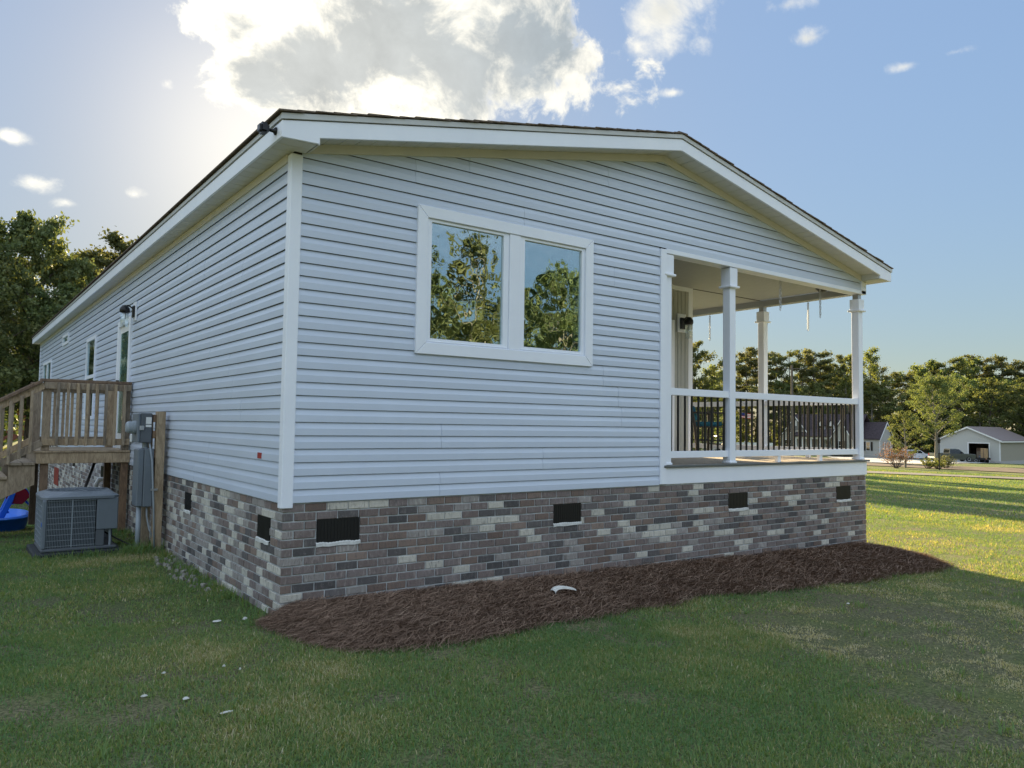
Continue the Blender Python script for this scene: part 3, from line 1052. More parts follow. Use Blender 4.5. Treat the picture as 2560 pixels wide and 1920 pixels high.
sash(1.178, 2.040, 2.132, 3.194, 1.2246, 1.9812, 2.170, 3.168, pw)
sash(2.165, 2.966, 2.132, 3.194, 2.2235, 2.9285, 2.170, 3.168, pw)
rv_ = MB()
for x0, x1 in ((1.17, 2.045), (2.16, 2.97)):
    rv_.box(x0 - 0.02, x0, 0.035, 0.17, 2.12, 3.21).box(x1, x1 + 0.02, 0.035, 0.17, 2.12, 3.21).box(x0 - 0.02, x1 + 0.02, 0.035, 0.17, 2.10, 2.12)
rv_.build('inner_reveal', 'white', pw)
bx('room_partition', 'interior', house, 0.2, 6.2, 4.2, 4.3, 0.9, 3.4)
bx('room_floor', 'deck', house, 0.14, 6.2, 0.14, 4.2, 0.86, 0.92)

# --- side windows and door
def side_window(y0, y1, z0, z1, split=None, mull=None):
    w = part_empty('window', house, (0, (y0 + y1) / 2, z0))
    c = 0.06
    f_ = MB()
    f_.box(-0.036, 0.01, y0, y0 + c, z0, z1).box(-0.036, 0.01, y1 - c, y1, z0, z1)
    f_.box(-0.036, 0.01, y0 + c, y1 - c, z0, z0 + c).box(-0.036, 0.01, y0 + c, y1 - c, z1 - c, z1)
    if split:
        f_.box(-0.030, 0.008, y0 + c, y1 - c, split - 0.03, split + 0.03)
    if mull:
        f_.box(-0.033, 0.009, mull - 0.06, mull + 0.06, z0 + c, z1 - c)
    f_.build('frame', 'trim', w)
    bx('pane', 'glass', w, -0.012, -0.008, y0 + c - 0.004, y1 - c + 0.004, z0 + c - 0.004, z1 - c + 0.004)


side_window(9.16, 10.20, 1.44, 2.89, split=2.19)
side_window(12.92, 13.89, 3.04, 3.27)
side_window(16.02, 17.88, 1.44, 2.88, split=2.15, mull=16.95)
dr = part_empty('side_door', house, (0, 6.52, 1.0))
fr_ = MB()
fr_.box(-0.042, 0.01, 6.02, 6.13, 1.0, 2.88).box(-0.042, 0.01, 6.91, 7.00, 1.0, 2.88).box(-0.042, 0.01, 6.13, 6.91, 2.80, 2.88)
fr_.build('frame', 'trim', dr, 0.003)
bx('door_leaf', 'white', dr, -0.012, 0.005, 6.13, 6.91, 1.02, 2.80)
bx('pane', 'glass', dr, -0.020, -0.014, 6.22, 6.82, 1.25, 2.70)
bx('handle', 'black', dr, -0.06, -0.02, 6.84, 6.87, 1.95, 2.02)


# wall lanterns: back plate, arm, cage, glass cylinder
def lantern(P, nrm):
    """P wall point, nrm outward direction"""
    n = Vector(nrm)
    s_ = Vector((-n.y, n.x, 0))
    P = Vector(P)
    t_ = part_empty('wall_lantern', house, P)

    def bxx(name, mat, u0, u1, o0, o1, z0, z1, bev=0.0):
        pts = [P + s_ * u + n * o + Vector((0, 0, z)) for z in (z0, z1) for o in (o0, o1) for u in (u0, u1)]
        mb = MB()
        mb.add(pts, [(0, 2, 3, 1), (4, 5, 7, 6), (0, 1, 5, 4), (2, 6, 7, 3), (0, 4, 6, 2), (1, 3, 7, 5)])
        return mb.build(name, mat, t_, bev)
    bxx('mounting_block', 'trim', -0.085, 0.085, 0.0, 0.022, -0.13, 0.13, 0.004)
    bxx('back_plate', 'black', -0.05, 0.05, 0.023, 0.045, -0.085, 0.075, 0.006)
    c = P + n * 0.14
    MB().tube([P + n * 0.045 + Vector((0, 0, 0.04)), P + n * 0.10 + Vector((0, 0, 0.075)), c + Vector((0, 0, 0.06))], 0.010, 6).build('arm', 'black', t_)
    MB().lathe(c, [(0.0, 0.075), (0.03, 0.07), (0.062, 0.03), (0.065, -0.005), (0.055, -0.03), (0.0, -0.032)], 16).build('cap', 'black', t_, smooth=True)
    MB().lathe(c, [(0.050, -0.22), (0.052, -0.03)], 16).build('glass_shade', 'lampglass', t_, smooth=True)
    MB().lathe(c, [(0.0, -0.12), (0.018, -0.11), (0.022, -0.08), (0.012, -0.035), (0.0, -0.033)], 10).build('bulb', 'white', t_, smooth=True)


lantern((-0.016, 5.80, 2.92), (-1, 0, 0))
MB().box(-0.020, -0.0135, 0.462, 0.552, 1.150, 1.196).build('red_tag', 'redtag', house)
dv = MB()
dv.box(-0.05, -0.013, 15.5, 15.68, 1.10, 1.24)
dv.build('dryer_vent', 'white', house, 0.006)

# --- porch
YP = 1.57                       # back wall of the front porch
bx('porch_trim_post', 'trim', house, 4.044, 4.136, -0.030, 0.115, 0.842, 3.36, 0.004)
bx('porch_header', 'trim', house, 4.138, 8.17, -0.024, 0.125, 3.322, 3.3735, 0.003)
bx('band_board', 'trim', house, 4.10, 8.165, -0.014, 0.05, 0.838, 1.015, 0.003)
bx('band_board', 'trim', house, 8.12, 8.172, 0.052, 7.0, 0.838, 1.015, 0.003)
bx('beam', 'ceiling', house, 8.0, 8.13, 0.128, 7.0, 3.325, 3.419, 0.003)
bx('corner_board', 'trim', house, 6.33, 6.42, 1.560, 1.66, 1.03, 3.42, 0.003)
bx('porch_gable_back', 'ceiling', house, 4.14, 8.0, 0.132, 0.16, 3.349, 3.418)
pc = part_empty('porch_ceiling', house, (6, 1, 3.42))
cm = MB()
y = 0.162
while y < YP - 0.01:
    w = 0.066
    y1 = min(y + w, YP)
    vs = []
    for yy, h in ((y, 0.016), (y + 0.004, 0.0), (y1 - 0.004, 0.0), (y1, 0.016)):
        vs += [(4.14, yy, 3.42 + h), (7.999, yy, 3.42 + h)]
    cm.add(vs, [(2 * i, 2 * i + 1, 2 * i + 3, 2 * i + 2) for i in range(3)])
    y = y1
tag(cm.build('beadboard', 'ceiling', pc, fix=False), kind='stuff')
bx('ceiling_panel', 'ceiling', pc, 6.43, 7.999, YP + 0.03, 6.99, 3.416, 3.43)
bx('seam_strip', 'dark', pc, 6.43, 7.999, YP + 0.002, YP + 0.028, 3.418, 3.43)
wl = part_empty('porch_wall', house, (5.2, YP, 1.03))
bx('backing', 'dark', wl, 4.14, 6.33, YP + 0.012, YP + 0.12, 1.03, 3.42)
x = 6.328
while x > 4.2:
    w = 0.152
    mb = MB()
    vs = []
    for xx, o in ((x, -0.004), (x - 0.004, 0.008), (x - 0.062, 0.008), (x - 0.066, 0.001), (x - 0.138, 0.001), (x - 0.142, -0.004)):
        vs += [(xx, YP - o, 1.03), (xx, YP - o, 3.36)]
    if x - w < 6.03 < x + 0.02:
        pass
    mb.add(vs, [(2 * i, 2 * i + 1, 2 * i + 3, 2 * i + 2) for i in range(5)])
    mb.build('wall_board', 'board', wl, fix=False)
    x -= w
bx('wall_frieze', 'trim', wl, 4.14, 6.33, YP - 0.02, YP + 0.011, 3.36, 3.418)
fd = part_empty('front_door', house, (5.55, YP, 1.03))
bx('casing', 'trim', fd, 5.92, 6.025, YP - 0.030, YP - 0.009, 1.035, 2.93, 0.003)
bx('casing', 'trim', fd, 4.98, 5.08, YP - 0.030, YP - 0.009, 1.035, 2.93, 0.003)
bx('casing', 'trim', fd, 5.08, 5.92, YP - 0.030, YP - 0.009, 2.83, 2.93, 0.003)
bx('door_leaf', 'white', fd, 5.082, 5.918, YP - 0.018, YP - 0.010, 1.035, 2.828)
lantern((6.17, YP - 0.010, 2.90), (0, -1, 0))
pf = part_empty('porch_floor', house, (6, 1, 1.02))
y = -0.03
k = 0
while y < 7.0:
    x0 = 4.14 if y < YP - 0.05 else 6.43
    xa = 4.045 if k == 0 else x0
    if k == 0:
        bx('edge_board', 'deckedge', pf, 4.10, 8.20, -0.042, y + 0.02, 1.018, 1.042, 0.003)
        y = -0.019
    y1 = min(y + 0.137, 7.0)
    ya = max(y, 0.118) if k == -1 else y
    bx('deck_board', 'deck', pf, 4.14 if y < YP - 0.15 else 6.43, 8.19, y, y1, 1.018, 1.040)
    y = y1 + 0.004
    k += 1


def porch_column(cx, cy, half=False):
    w = 0.052
    c = MB().box(cx - w, cx + w, cy - w, cy + w, 1.043, 3.20).build('porch_column', 'trim', house, 0.004)
    w2 = 0.068
    bx('capital', 'trim', c, cx - w2, cx + w2, cy - w2, cy + w2, 3.105, 3.315 if cx < 8 else 3.25, 0.004)
    w3 = 0.088
    bx('collar', 'trim', c, cx - w3, cx + w3, cy - w3, cy + w3, 3.080, 3.106, 0.006)
    if cx > 8:
        bx('bracket', 'steel', c, cx - 0.04, cx + 0.04, cy - 0.04, cy + 0.04, 3.251, 3.32)
    bx('base_trim', 'trim', c, cx - 0.062, cx + 0.062, cy - 0.062, cy + 0.062, 1.043, 1.066, 0.004)


YC = 0.050
porch_column(4.190, YC)
porch_column(5.285, YC)
porch_column(8.062, YC)
porch_column(8.062, 1.575)


def railing(a, b, y, axis='x', c=None):
    r = part_empty('railing', house, ((a + b) / 2, y, 1.12) if axis == 'x' else (c, (a + b) / 2, 1.12))
    def bb(name, mat, u0, u1, o, z0, z1, bev=0.003):
        if axis == 'x':
            return bx(name, mat, r, u0, u1, y - o, y + o, z0, z1, bev)
        return bx(name, mat, r, c - o, c + o, u0, u1, z0, z1, bev)
    bb('top_rail', 'trim', a, b, 0.040, 1.795, 1.872)
    bb('bottom_rail', 'trim', a, b, 0.030, 1.115, 1.188)
    n = int(round((b - a - 0.06) / 0.1035))
    for i in range(n):
        u = a + 0.05 + i * (b - a - 0.09) / max(1, n - 1)
        p = (u, y) if axis == 'x' else (c, u)
        MB().tube([(p[0], p[1], 1.188), (p[0], p[1], 1.795)], 0.0122, 8, cap=False).build('baluster', 'black', r, smooth=True)
    L = b - a
    for f_ in ((0.33, 0.67) if L > 2 else (0.5,) if L > 1.2 else ()):
        u = a + L * f_
        bb('support_block', 'trim', u - 0.03, u + 0.03, 0.022, 1.041, 1.114, 0.0)


railing(4.244, 5.231, YC)
railing(5.339, 8.008, YC)
railing(0.106, 1.521, 0, 'y', 8.062)
railing(1.629, 4.6, 0, 'y', 8.062)

# ================================================================== THINGS AROUND THE HOUSE
# --- security camera on the eave corner
scm = thing('security_camera', 'small black security camera on the left corner of the roof fascia', 'camera', (-0.196, -0.16, 3.57))
MB().lathe((-0.197, -0.17, 3.565), [(0.0, -0.055), (0.012, -0.052), (0.014, -0.02), (0.030, -0.006), (0.030, 0.0), (0, 0)], 12, 'x').build('mount', 'black', scm, smooth=True)
MB().box(-0.325, -0.253, -0.215, -0.125, 3.525, 3.605).build('body', 'black', scm, 0.018, seg=2)
# --- dark speaker under the header
ps = thing('porch_speaker', 'small dark dome fixture under the porch ceiling by the right header end', 'fixture', (7.62, 0.30, 3.41))
MB().lathe((7.62, 0.30, 3.418), [(0.0, -0.075), (0.05, -0.07), (0.085, -0.035), (0.09, 0.0), (0.0, 0.0)], 14).build('dome', 'black', ps, smooth=True)


# --- chains
def chain(P, L, label):
    t = thing('hanging_chain', label, 'chain', P, 'plant chains hanging on the porch')
    hk = MB().tube([(P[0], P[1], P[2]), (P[0], P[1], P[2] - 0.03), (P[0] + 0.012, P[1], P[2] - 0.045)], 0.004, 5).build('hook', 'steel', t)
    n = int(L / 0.036)
    me = None
    for i in range(n):
        z = P[2] - 0.05 - i * 0.036
        pts = []
        for k in range(11):
            th = 2 * PI * k / 10
            a, b = 0.013 * math.cos(th), 0.026 * math.sin(th)
            pts.append((P[0] + (a if i % 2 else 0), P[1] + (0 if i % 2 else a), z + b))
        MB().tube(pts, 0.0045, 4, cap=False).build('link', 'steel', t, fix=False)


chain((6.42, 0.14, 3.418), 0.46, 'front left chain of the two hanging from the porch ceiling behind the header')
chain((7.36, 0.17, 3.418), 0.44, 'front right chain of the two hanging from the porch ceiling behind the header')
chain((8.063, 0.80, 3.325), 0.42, 'chain hanging below the side porch beam between the two front columns')
chain((8.063, 2.60, 3.325), 0.40, 'farthest chain hanging below the side porch beam left of the front column')

# --- rocking chair on the porch (built facing +X, local frame)
rc = thing('rocking_chair', 'black wooden rocking chair with a teal cushion on the porch', 'chair', (0, 0, 0), local=True)
for s_ in (-1, 1):
    yy = 0.26 * s_
    MB().tube([(-0.52, yy, 0.11), (-0.3, yy, 0.035), (0.0, yy, 0.018), (0.25, yy, 0.03), (0.42, yy, 0.07)], 0.019, 6).build('rocker', 'darkbl', rc)
    MB().tube([(0.22, yy, 0.03), (0.235, yy, 0.62)], 0.022, 7).build('leg', 'darkbl', rc)
    MB().tube([(-0.20, yy, 0.03), (-0.24, yy, 0.42), (-0.40, yy, 1.12)], [0.022, 0.024, 0.018], 7).build('back_post', 'darkbl', rc)
    MB().lathe((-0.405, yy, 1.12), [(0.0, 0.0), (0.022, 0.01), (0.016, 0.03), (0.0, 0.045)], 8).build('finial', 'darkbl', rc)
    MB().box(-0.32, 0.28, yy - 0.05, yy + 0.05, 0.62, 0.645).build('arm_rest', 'darkbl', rc, 0.006)
    MB().tube([(0.22, yy, 0.22), (-0.215, yy, 0.22)], 0.012, 6).build('stretcher', 'darkbl', rc)
MB().tube([(0.225, -0.26, 0.28), (0.225, 0.26, 0.28)], 0.012, 6).build('stretcher', 'darkbl', rc)
MB().tube([(0.225, -0.26, 0.16), (0.225, 0.26, 0.16)], 0.012, 6).build('stretcher', 'darkbl', rc)
for i in range(6):
    x = -0.22 + i * 0.09
    MB().box(x, x + 0.07, -0.27, 0.27, 0.41, 0.43).build('seat_slat', 'darkbl', rc)
for i in range(5):
    yy = -0.18 + i * 0.09
    MB().beam((-0.25, yy, 0.46), (-0.395, yy, 1.08), 0.05, 0.014, (0, 1, 0)).build('back_slat', 'darkbl', rc)
MB().beam((-0.402, -0.27, 1.09), (-0.402, 0.27, 1.09), 0.02, 0.09).build('top_slat', 'darkbl', rc)
MB().box(-0.22, 0.24, -0.24, 0.24, 0.432, 0.50).build('cushion', 'teal', rc, 0.025, seg=2)
MB().prism([(-0.24, -0.22, 0.50), (-0.29, -0.22, 0.72), (-0.22, -0.22, 0.74), (-0.16, -0.22, 0.52)], (0, 0.44, 0)).build('back_cushion', 'teal', rc, 0.02)
rc.location = (7.30, 2.12, 1.041)
rc.rotation_euler = (0, 0, math.radians(-25))

# --- wooden stoop with stairs
st = thing('wooden_stoop', 'weathered timber stoop with railing and steps at the side door', 'stoop', (-0.53, 6.55, -0.02))
ZD = 1.010
YA, YB = 5.84, 7.22


def wbx(name, mat, x0, x1, y0, y1, z0, z1, bev=0.004):
    return bx(name, mat, st, x0, x1, y0, y1, z0, z1, bev)


wbx('rim_board', 'wood', -1.10, 0.012 - 0.03, YA - 0.04, YA - 0.002, 0.868, 1.005)
wbx('rim_board', 'wood', -1.10, -0.022, YB + 0.002, YB + 0.04, 0.868, 1.005)
wbx('rim_board', 'wood', -1.101, -1.063, YA, YB, 0.868, 1.005)
y = YA - 0.055
while y < YB + 0.02:
    y1 = min(y + 0.138, YB + 0.055)
    wbx('deck_board', 'wood', -1.125, -0.02, y, y1, 1.007, 1.032, 0.003)
    y = y1 + 0.006
for xx, yy, top in ((-1.046, YA, 1.915), (-0.118, YA, 1.915), (-1.046, YB - 0.09, 1.915), (-0.118, YB - 0.09, 1.915)):
    wbx('post', 'wooddark', xx, xx + 0.088, yy + 0.001, yy + 0.089, -0.05, 0.866)
    wbx('post', 'wood', xx, xx + 0.088, yy + 0.001, yy + 0.089, 1.034, top)
for yy, o in ((YA, -1), (YB, 1)):
    yo = yy + 0.045 * o * 0
    cap = wbx('cap_rail', 'wooddark', -1.09, -0.025, yy - 0.035 if o < 0 else yy - 0.12, yy + 0.115 if o < 0 else yy + 0.03, 1.917, 1.955)
    ya_, yb_ = (yy - 0.002 - 0.036, yy - 0.002) if o < 0 else (yy + 0.002, yy + 0.038)
    wbx('rail', 'wood', -1.046, -0.03, ya_, yb_, 1.826, 1.914)
    wbx('rail', 'wood', -1.046, -0.03, ya_, yb_, 1.100, 1.186)
    for i in range(8):
        x = -0.888 + 0.1105 * i
        if x > -0.06:
            break
        b0, b1 = (ya_ - 0.036, ya_ - 0.001) if o < 0 else (yb_ + 0.001, yb_ + 0.036)
        wbx('baluster', 'wood', x - 0.017, x + 0.017, b0, b1, 1.095, 1.912, 0.003)
# stairs run down towards -X
RISE, RUN = 0.172, 0.285
for i in range(5):
    zt = 0.885 - i * RISE
    x1 = -1.104 - i * RUN
    for j in range(2):
        wbx('tread', 'wood', x1 - 0.28 + j * 0.142, x1 - 0.005 - (1 - j) * 0.142, YA - 0.03, YB + 0.03, zt - 0.036, zt)
for yy in (YA + 0.003, YB - 0.043):
    pts = [(-1.104, yy, 0.84)]
    for i in range(5):
        zt = 0.885 - i * RISE - 0.038
        x1 = -1.104 - i * RUN
        pts += [(x1, yy, zt), (x1 - RUN, yy, zt)]
    pts += [(-1.104 - 5 * RUN, yy, -0.02), (-1.104 - 4.6 * RUN, yy, -0.03), (-1.104, yy, 0.60)]
    MB().prism(pts[1:], (0, 0.04, 0)).build('stringer', 'wood', st, 0.002)
sl = RISE / RUN
for yy in (YA - 0.038, YB + 0.003):
    def zz(x, z0):
        return z0 + (x + 1.06) * sl
    xe = -2.42
    MB().beam((-1.075, yy + 0.02, zz(-1.075, 1.93)), (xe, yy + 0.02, zz(xe, 1.93)), 0.13, 0.037).build('hand_rail', 'wooddark', st, 0.004)
    MB().beam((-1.048, yy + 0.018, zz(-1.048, 1.86)), (xe, yy + 0.018, zz(xe, 1.86)), 0.036, 0.085).build('rail', 'wood', st, 0.003)
    MB().beam((-1.048, yy + 0.018, zz(-1.048, 1.13)), (xe, yy + 0.018, zz(xe, 1.13)), 0.036, 0.085).build('rail', 'wood', st, 0.003)
    x = -1.176
    while x > xe + 0.1:
        MB().box(x - 0.017, x + 0.017, yy - 0.037 if yy < 6.5 else yy + 0.037, yy - 0.001 if yy < 6.5 else yy + 0.073, zz(x, 1.07), zz(x, 1.86)).build('baluster', 'wood', st, 0.003)
        x -= 0.1115
    wbx('post', 'wood', xe - 0.09, xe, yy + 0.004 - 0.045, yy + 0.09 - 0.045, -0.06, zz(xe, 1.92) + 0.05)

# --- air conditioner on a pad
pad = bx('equipment_pad', 'pad', None, -1.25, -0.40, 3.79, 4.66, -0.06, 0.022, 0.012)
tag(pad, 'dark square equipment pad under the air conditioner on the grass', 'pad')
acu = thing('air_conditioner', 'grey outdoor air conditioner with wire guard beside the brick skirting', 'air conditioner', (-0.82, 4.22, 0.023))
AX0, AX1, AY0, AY1 = -1.185, -0.46, 3.85, 4.58
bx('base_pan', 'grey', acu, AX0, AX1, AY0, AY1, 0.024, 0.062, 0.012)
bx('coil', 'coil', acu, AX0 + 0.035, AX1 - 0.22, AY0 + 0.035, AY1 - 0.03, 0.063, 0.575)
for (cx, cy) in ((AX0 + 0.022, AY0 + 0.022), (AX0 + 0.022, AY1 - 0.022), (AX1 - 0.022, AY1 - 0.022)):
    MB().box(cx - 0.022, cx + 0.022, cy - 0.022, cy + 0.022, 0.063, 0.578).build('corner_post', 'greyl', acu, 0.01)
bx('service_panel', 'greyl', acu, AX1 - 0.21, AX1, AY0, AY0 + 0.30, 0.238, 0.578, 0.008)
bx('lower_panel', 'grey', acu, AX1 - 0.212, AX1 - 0.13, AY0 + 0.004, AY0 + 0.20, 0.063, 0.236, 0.004)
bx('side_panel', 'greyl', acu, AX1 - 0.02, AX1 - 0.002, AY0 + 0.302, AY1 - 0.046, 0.063, 0.578, 0.004)
bx('label_plate', 'white', acu, AX1 - 0.001, AX1 + 0.001, AY0 + 0.06, AY0 + 0.20, 0.36, 0.54)
bx('badge', 'blue', acu, AX0 - 0.0025, AX0 - 0.0005, AY0 + 0.004, AY0 + 0.04, 0.30, 0.345)
wg = MB()
nx_ = 30
for i in range(nx_ + 1):
    x = AX0 + 0.05 + i * (AX1 - 0.22 - AX0 - 0.06) / nx_
    wg.box(x - 0.0012, x + 0.0012, AY0 + 0.009, AY0 + 0.012, 0.066, 0.575)
for i in range(9):
    z = 0.085 + i * 0.06
    wg.box(AX0 + 0.045, AX1 - 0.215, AY0 + 0.004, AY0 + 0.008, z - 0.0018, z + 0.0018)
for i in range(26):
    y = AY0 + 0.05 + i * 0.025
    wg.box(AX0 + 0.009, AX0 + 0.012, y - 0.0012, y + 0.0012, 0.066, 0.575)
for i in range(9):
    z = 0.085 + i * 0.06
    wg.box(AX0 + 0.004, AX0 + 0.008, AY0 + 0.046, AY1 - 0.046, z - 0.0018, z + 0.0018)
wg.build('wire_guard', 'pvc', acu, fix=False)
bx('guard_rib', 'pvc', acu, AX0 + 0.275, AX0 + 0.283, AY0 + 0.001, AY0 + 0.0035, 0.066, 0.575)
tp = MB()
cx, cy = (AX0 + AX1) / 2, (AY0 + AY1) / 2
seg = 40
ring = []
for k in range(seg):
    th = 2 * PI * (k + 0.5) / seg
    c_, s_ = math.cos(th), math.sin(th)
    m_ = 1 / max(abs(c_), abs(s_))
    m_ = min(m_, 1.30)
    hx, hy = (AX1 - AX0) / 2 + 0.012, (AY1 - AY0) / 2 + 0.012
    ring.append([(cx + c_ * m_ * hx, cy + s_ * m_ * hy, 0.580), (cx + c_ * m_ * hx, cy + s_ * m_ * hy, 0.606), (cx + c_ * m_ * hx * 0.93, cy + s_ * m_ * hy * 0.93, 0.622),
                 (cx + c_ * 0.315, cy + s_ * 0.315, 0.655), (cx + c_ * 0.30, cy + s_ * 0.30, 0.655), (cx + c_ * 0.30, cy + s_ * 0.30, 0.585)])
vs = [q for r_ in ring for q in r_]
fs = []
for k in range(seg):
    k2 = (k + 1) % seg
    for j in range(5):
        fs.append((k * 6 + j, k2 * 6 + j, k2 * 6 + j + 1, k * 6 + j + 1))
tp.add(vs, fs)
tp.build('top_cover', 'greyl', acu)
fg = MB()
for r_ in (0.06, 0.12, 0.18, 0.24, 0.29):
    fg.tube([(cx + r_ * math.cos(2 * PI * k / 24), cy + r_ * math.sin(2 * PI * k / 24), 0.652) for k in range(25)], 0.003, 4, cap=False)
for k in range(8):
    th = PI * k / 4 + 0.2
    fg.tube([(cx + 0.05 * math.cos(th), cy + 0.05 * math.sin(th), 0.656), (cx + 0.31 * math.cos(th), cy + 0.31 * math.sin(th), 0.656)], 0.004, 4)
fg.build('fan_guard', 'greyl', acu, fix=False)
fan = MB()
for k in range(3):
    th = 2 * PI * k / 3
    d = Vector((math.cos(th), math.sin(th), 0)); n_ = Vector((-math.sin(th), math.cos(th), 0))
    c0 = Vector((cx, cy, 0.60))
    fan.prism([c0 + d * 0.05 + n_ * 0.03, c0 + d * 0.27 + n_ * 0.12 + Vector((0, 0, 0.03)), c0 + d * 0.28 - n_ * 0.08, c0 + d * 0.05 - n_ * 0.03], (0, 0, 0.004))
fan.lathe((cx, cy, 0.57), [(0.06, 0), (0.06, 0.05), (0, 0.055)], 12)
fan.build('fan', 'black', acu)
# refrigerant and power lines
MB().tube([(AX1 - 0.07, AY0 + 0.06, 0.232), (AX1 - 0.065, AY0 + 0.05, 0.12), (AX1 - 0.07, AY0 + 0.04, 0.02), (AX1 - 0.06, AY0 + 0.05, -0.03)], 0.014, 7).build('whip_conduit', 'pvc', acu)
MB().tube([(AX1 - 0.12, AY0 + 0.21, 0.20), (AX1 + 0.02, AY0 + 0.10, 0.11), (AX1 + 0.16, AY0 + 0.08, 0.03), (AX1 + 0.30, AY0 + 0.1, -0.01)], 0.009, 6).build('copper_line', 'vent', acu)
lp = MB().tube([(-0.353, 6.4, 0.85), (-0.62, 5.2, 0.58), (-0.66, 5.0, 0.2)], 0.018, 7).build('leaning_pole', 'vent', None)
tag(lp, 'thin black pole leaning down from the stoop behind the air conditioner', 'pole')
dp = MB().tube([(-0.02, 7.7, 0.52), (-0.10, 7.7, 0.52), (-0.14, 7.7, 0.44), (-0.14, 7.7, 0.36)], 0.035, 8).build('drain_elbow', 'white', None)
tag(dp, 'white plastic drain elbow sticking out of the brick under the stoop', 'pipe')

# --- meter pedestal
mp = thing('meter_pedestal', 'electric meter boxes on two timber posts beside the side wall', 'electric meter', (-0.15, 3.65, -0.02))
bx('post', 'wood', mp, -0.150, -0.058, 3.60, 3.69, -0.06, 1.54, 0.004)
bx('post', 'wood', mp, -0.200, -0.112, 3.96, 4.05, -0.06, 1.50, 0.004)
for z in (0.72, 1.02, 1.24, 1.42):
    bx('cross_board', 'wooddark', mp, -0.185, -0.151, 3.62, 4.03, z, z + 0.085, 0.003)
mb_ = bx('meter_box', 'grey', mp, -0.315, -0.195, 3.605, 3.90, 1.190, 1.520, 0.010)
bx('box_lid', 'greyl', mb_, -0.345, -0.316, 3.603, 3.902, 1.195, 1.515, 0.008)
MB().lathe((-0.346, 3.72, 1.36), [(0.075, 0.0), (0.075, -0.03), (0.066, -0.032), (0.066, -0.075), (0.05, -0.095), (0, -0.1)], 18, 'x').build('meter_dial', 'pvc', mp, smooth=False)
bx('hasp', 'steel', mb_, -0.325, -0.28, 3.585, 3.604, 1.33, 1.38, 0.004)
bx('label_plate', 'white', mb_, -0.262, -0.205, 3.6025, 3.604, 1.40, 1.475)
bx('label_plate', 'white', mb_, -0.262, -0.205, 3.6025, 3.604, 1.365, 1.39)
lb = bx('disconnect_box', 'greyl', mp, -0.262, -0.165, 3.605, 3.86, 0.485, 1.128, 0.008)
bx('box_lid', 'greyl', lb, -0.328, -0.263, 3.612, 3.855, 0.490, 1.120, 0.010)
MB().tube([(-0.24, 3.72, 1.128), (-0.24, 3.72, 1.19)], 0.03, 10).build('nipple', 'pvc', mp)
MB().tube([(-0.282, 3.70, -0.05), (-0.282, 3.70, 0.485)], 0.026, 12).build('riser_conduit', 'pvc', mp, smooth=True)
MB().tube([(-0.212, 3.63, 1.188), (-0.205, 3.60, 1.12), (-0.185, 3.588, 0.98), (-0.155, 3.585, 0.5), (-0.128, 3.585, -0.05)], 0.0105, 8).build('ground_conduit', 'pvc', mp, smooth=True)
MB().tube([(-0.21, 3.66, 0.485), (-0.205, 3.66, 0.38), (-0.18, 3.645, 0.24), (-0.14, 3.63, 0.14)], 0.010, 7).build('cable', 'pvc', mp, smooth=True)
bx('strap', 'steel', mp, -0.19, -0.12, 3.576, 3.599, 0.665, 0.685)
rec = bx('receptacle_box', 'white', mp, -0.352, -0.322, 3.90, 3.98, 1.19, 1.28, 0.006)

# --- blue paddling pool and toy slide
pool = thing('paddling_pool', 'blue plastic kids pool on the grass beyond the stoop', 'pool', (-1.78, 8.40, -0.21))
px, py = -1.78, 8.40
tub = MB()
prof = [(0.79, 0.0), (0.84, 0.19), (0.87, 0.20), (0.87, 0.18), (0.84, 0.215), (0.80, 0.215), (0.74, 0.03), (0.0, 0.03)]
seg = 36
vs, fs = [], []
for r_, h in prof:
    for k in range(seg):
        th = 2 * PI * k / seg
        q = abs(math.cos(th)) ** 0.75, abs(math.sin(th)) ** 0.75
        vs.append((px + r_ * math.copysign(q[0], math.cos(th)), py + r_ * math.copysign(q[1], math.sin(th)), -0.215 + h))
for i in range(len(prof) - 1):
    for k in range(seg):
        k2 = (k + 1) % seg
        fs.append((i * seg + k, i * seg + k2, (i + 1) * seg + k2, (i + 1) * seg + k))
tub.add(vs, fs)
tub.build('tub', 'blue', pool, smooth=True)
sld = thing('toy_slide', 'blue and red plastic toddler slide standing by the blue pool', 'slide', (-1.5, 7.45, -0.02))
for s_ in (-0.18, 0.18):
    MB().prism([(-1.75, 7.45 + s_, -0.03), (-1.64, 7.45 + s_, -0.03), (-1.42, 7.45 + s_, 0.44), (-1.38, 7.45 + s_, 0.58), (-1.48, 7.45 + s_, 0.58)], (0, 0.05, 0)).build('side_rail', 'blue', sld, 0.012)
for i in range(3):
    z = 0.08 + i * 0.15
    MB().box(-1.70 + i * 0.085, -1.56 + i * 0.085, 7.32, 7.63, z, z + 0.035).build('step', 'blue', sld, 0.01)
arc = []
for k in range(13):
    th = PI * (1.0 - k / 12)
    arc.append((-1.34 + 0.20 * math.cos(th), 0.50 + 0.19 * math.sin(th)))
pts = [(x, 7.30, z) for x, z in arc] + [(-1.26, 7.30, 0.38), (-1.48, 7.30, 0.40)]
MB().prism(pts, (0, 0.05, 0)).build('hood', 'red', sld, 0.008)
MB().prism([(x, 7.60, z) for x, y_, z in pts], (0, 0.05, 0)).build('hood', 'red', sld, 0.008)
top = MB()
for k in range(12):
    (x0, z0), (x1, z1) = arc[k], arc[k + 1]
    top.prism([(x0, 7.29, z0), (x1, 7.29, z1), (x1, 7.29, z1 + 0.018), (x0, 7.29, z0 + 0.018)], (0, 0.37, 0))
top.build('canopy', 'blue', sld)
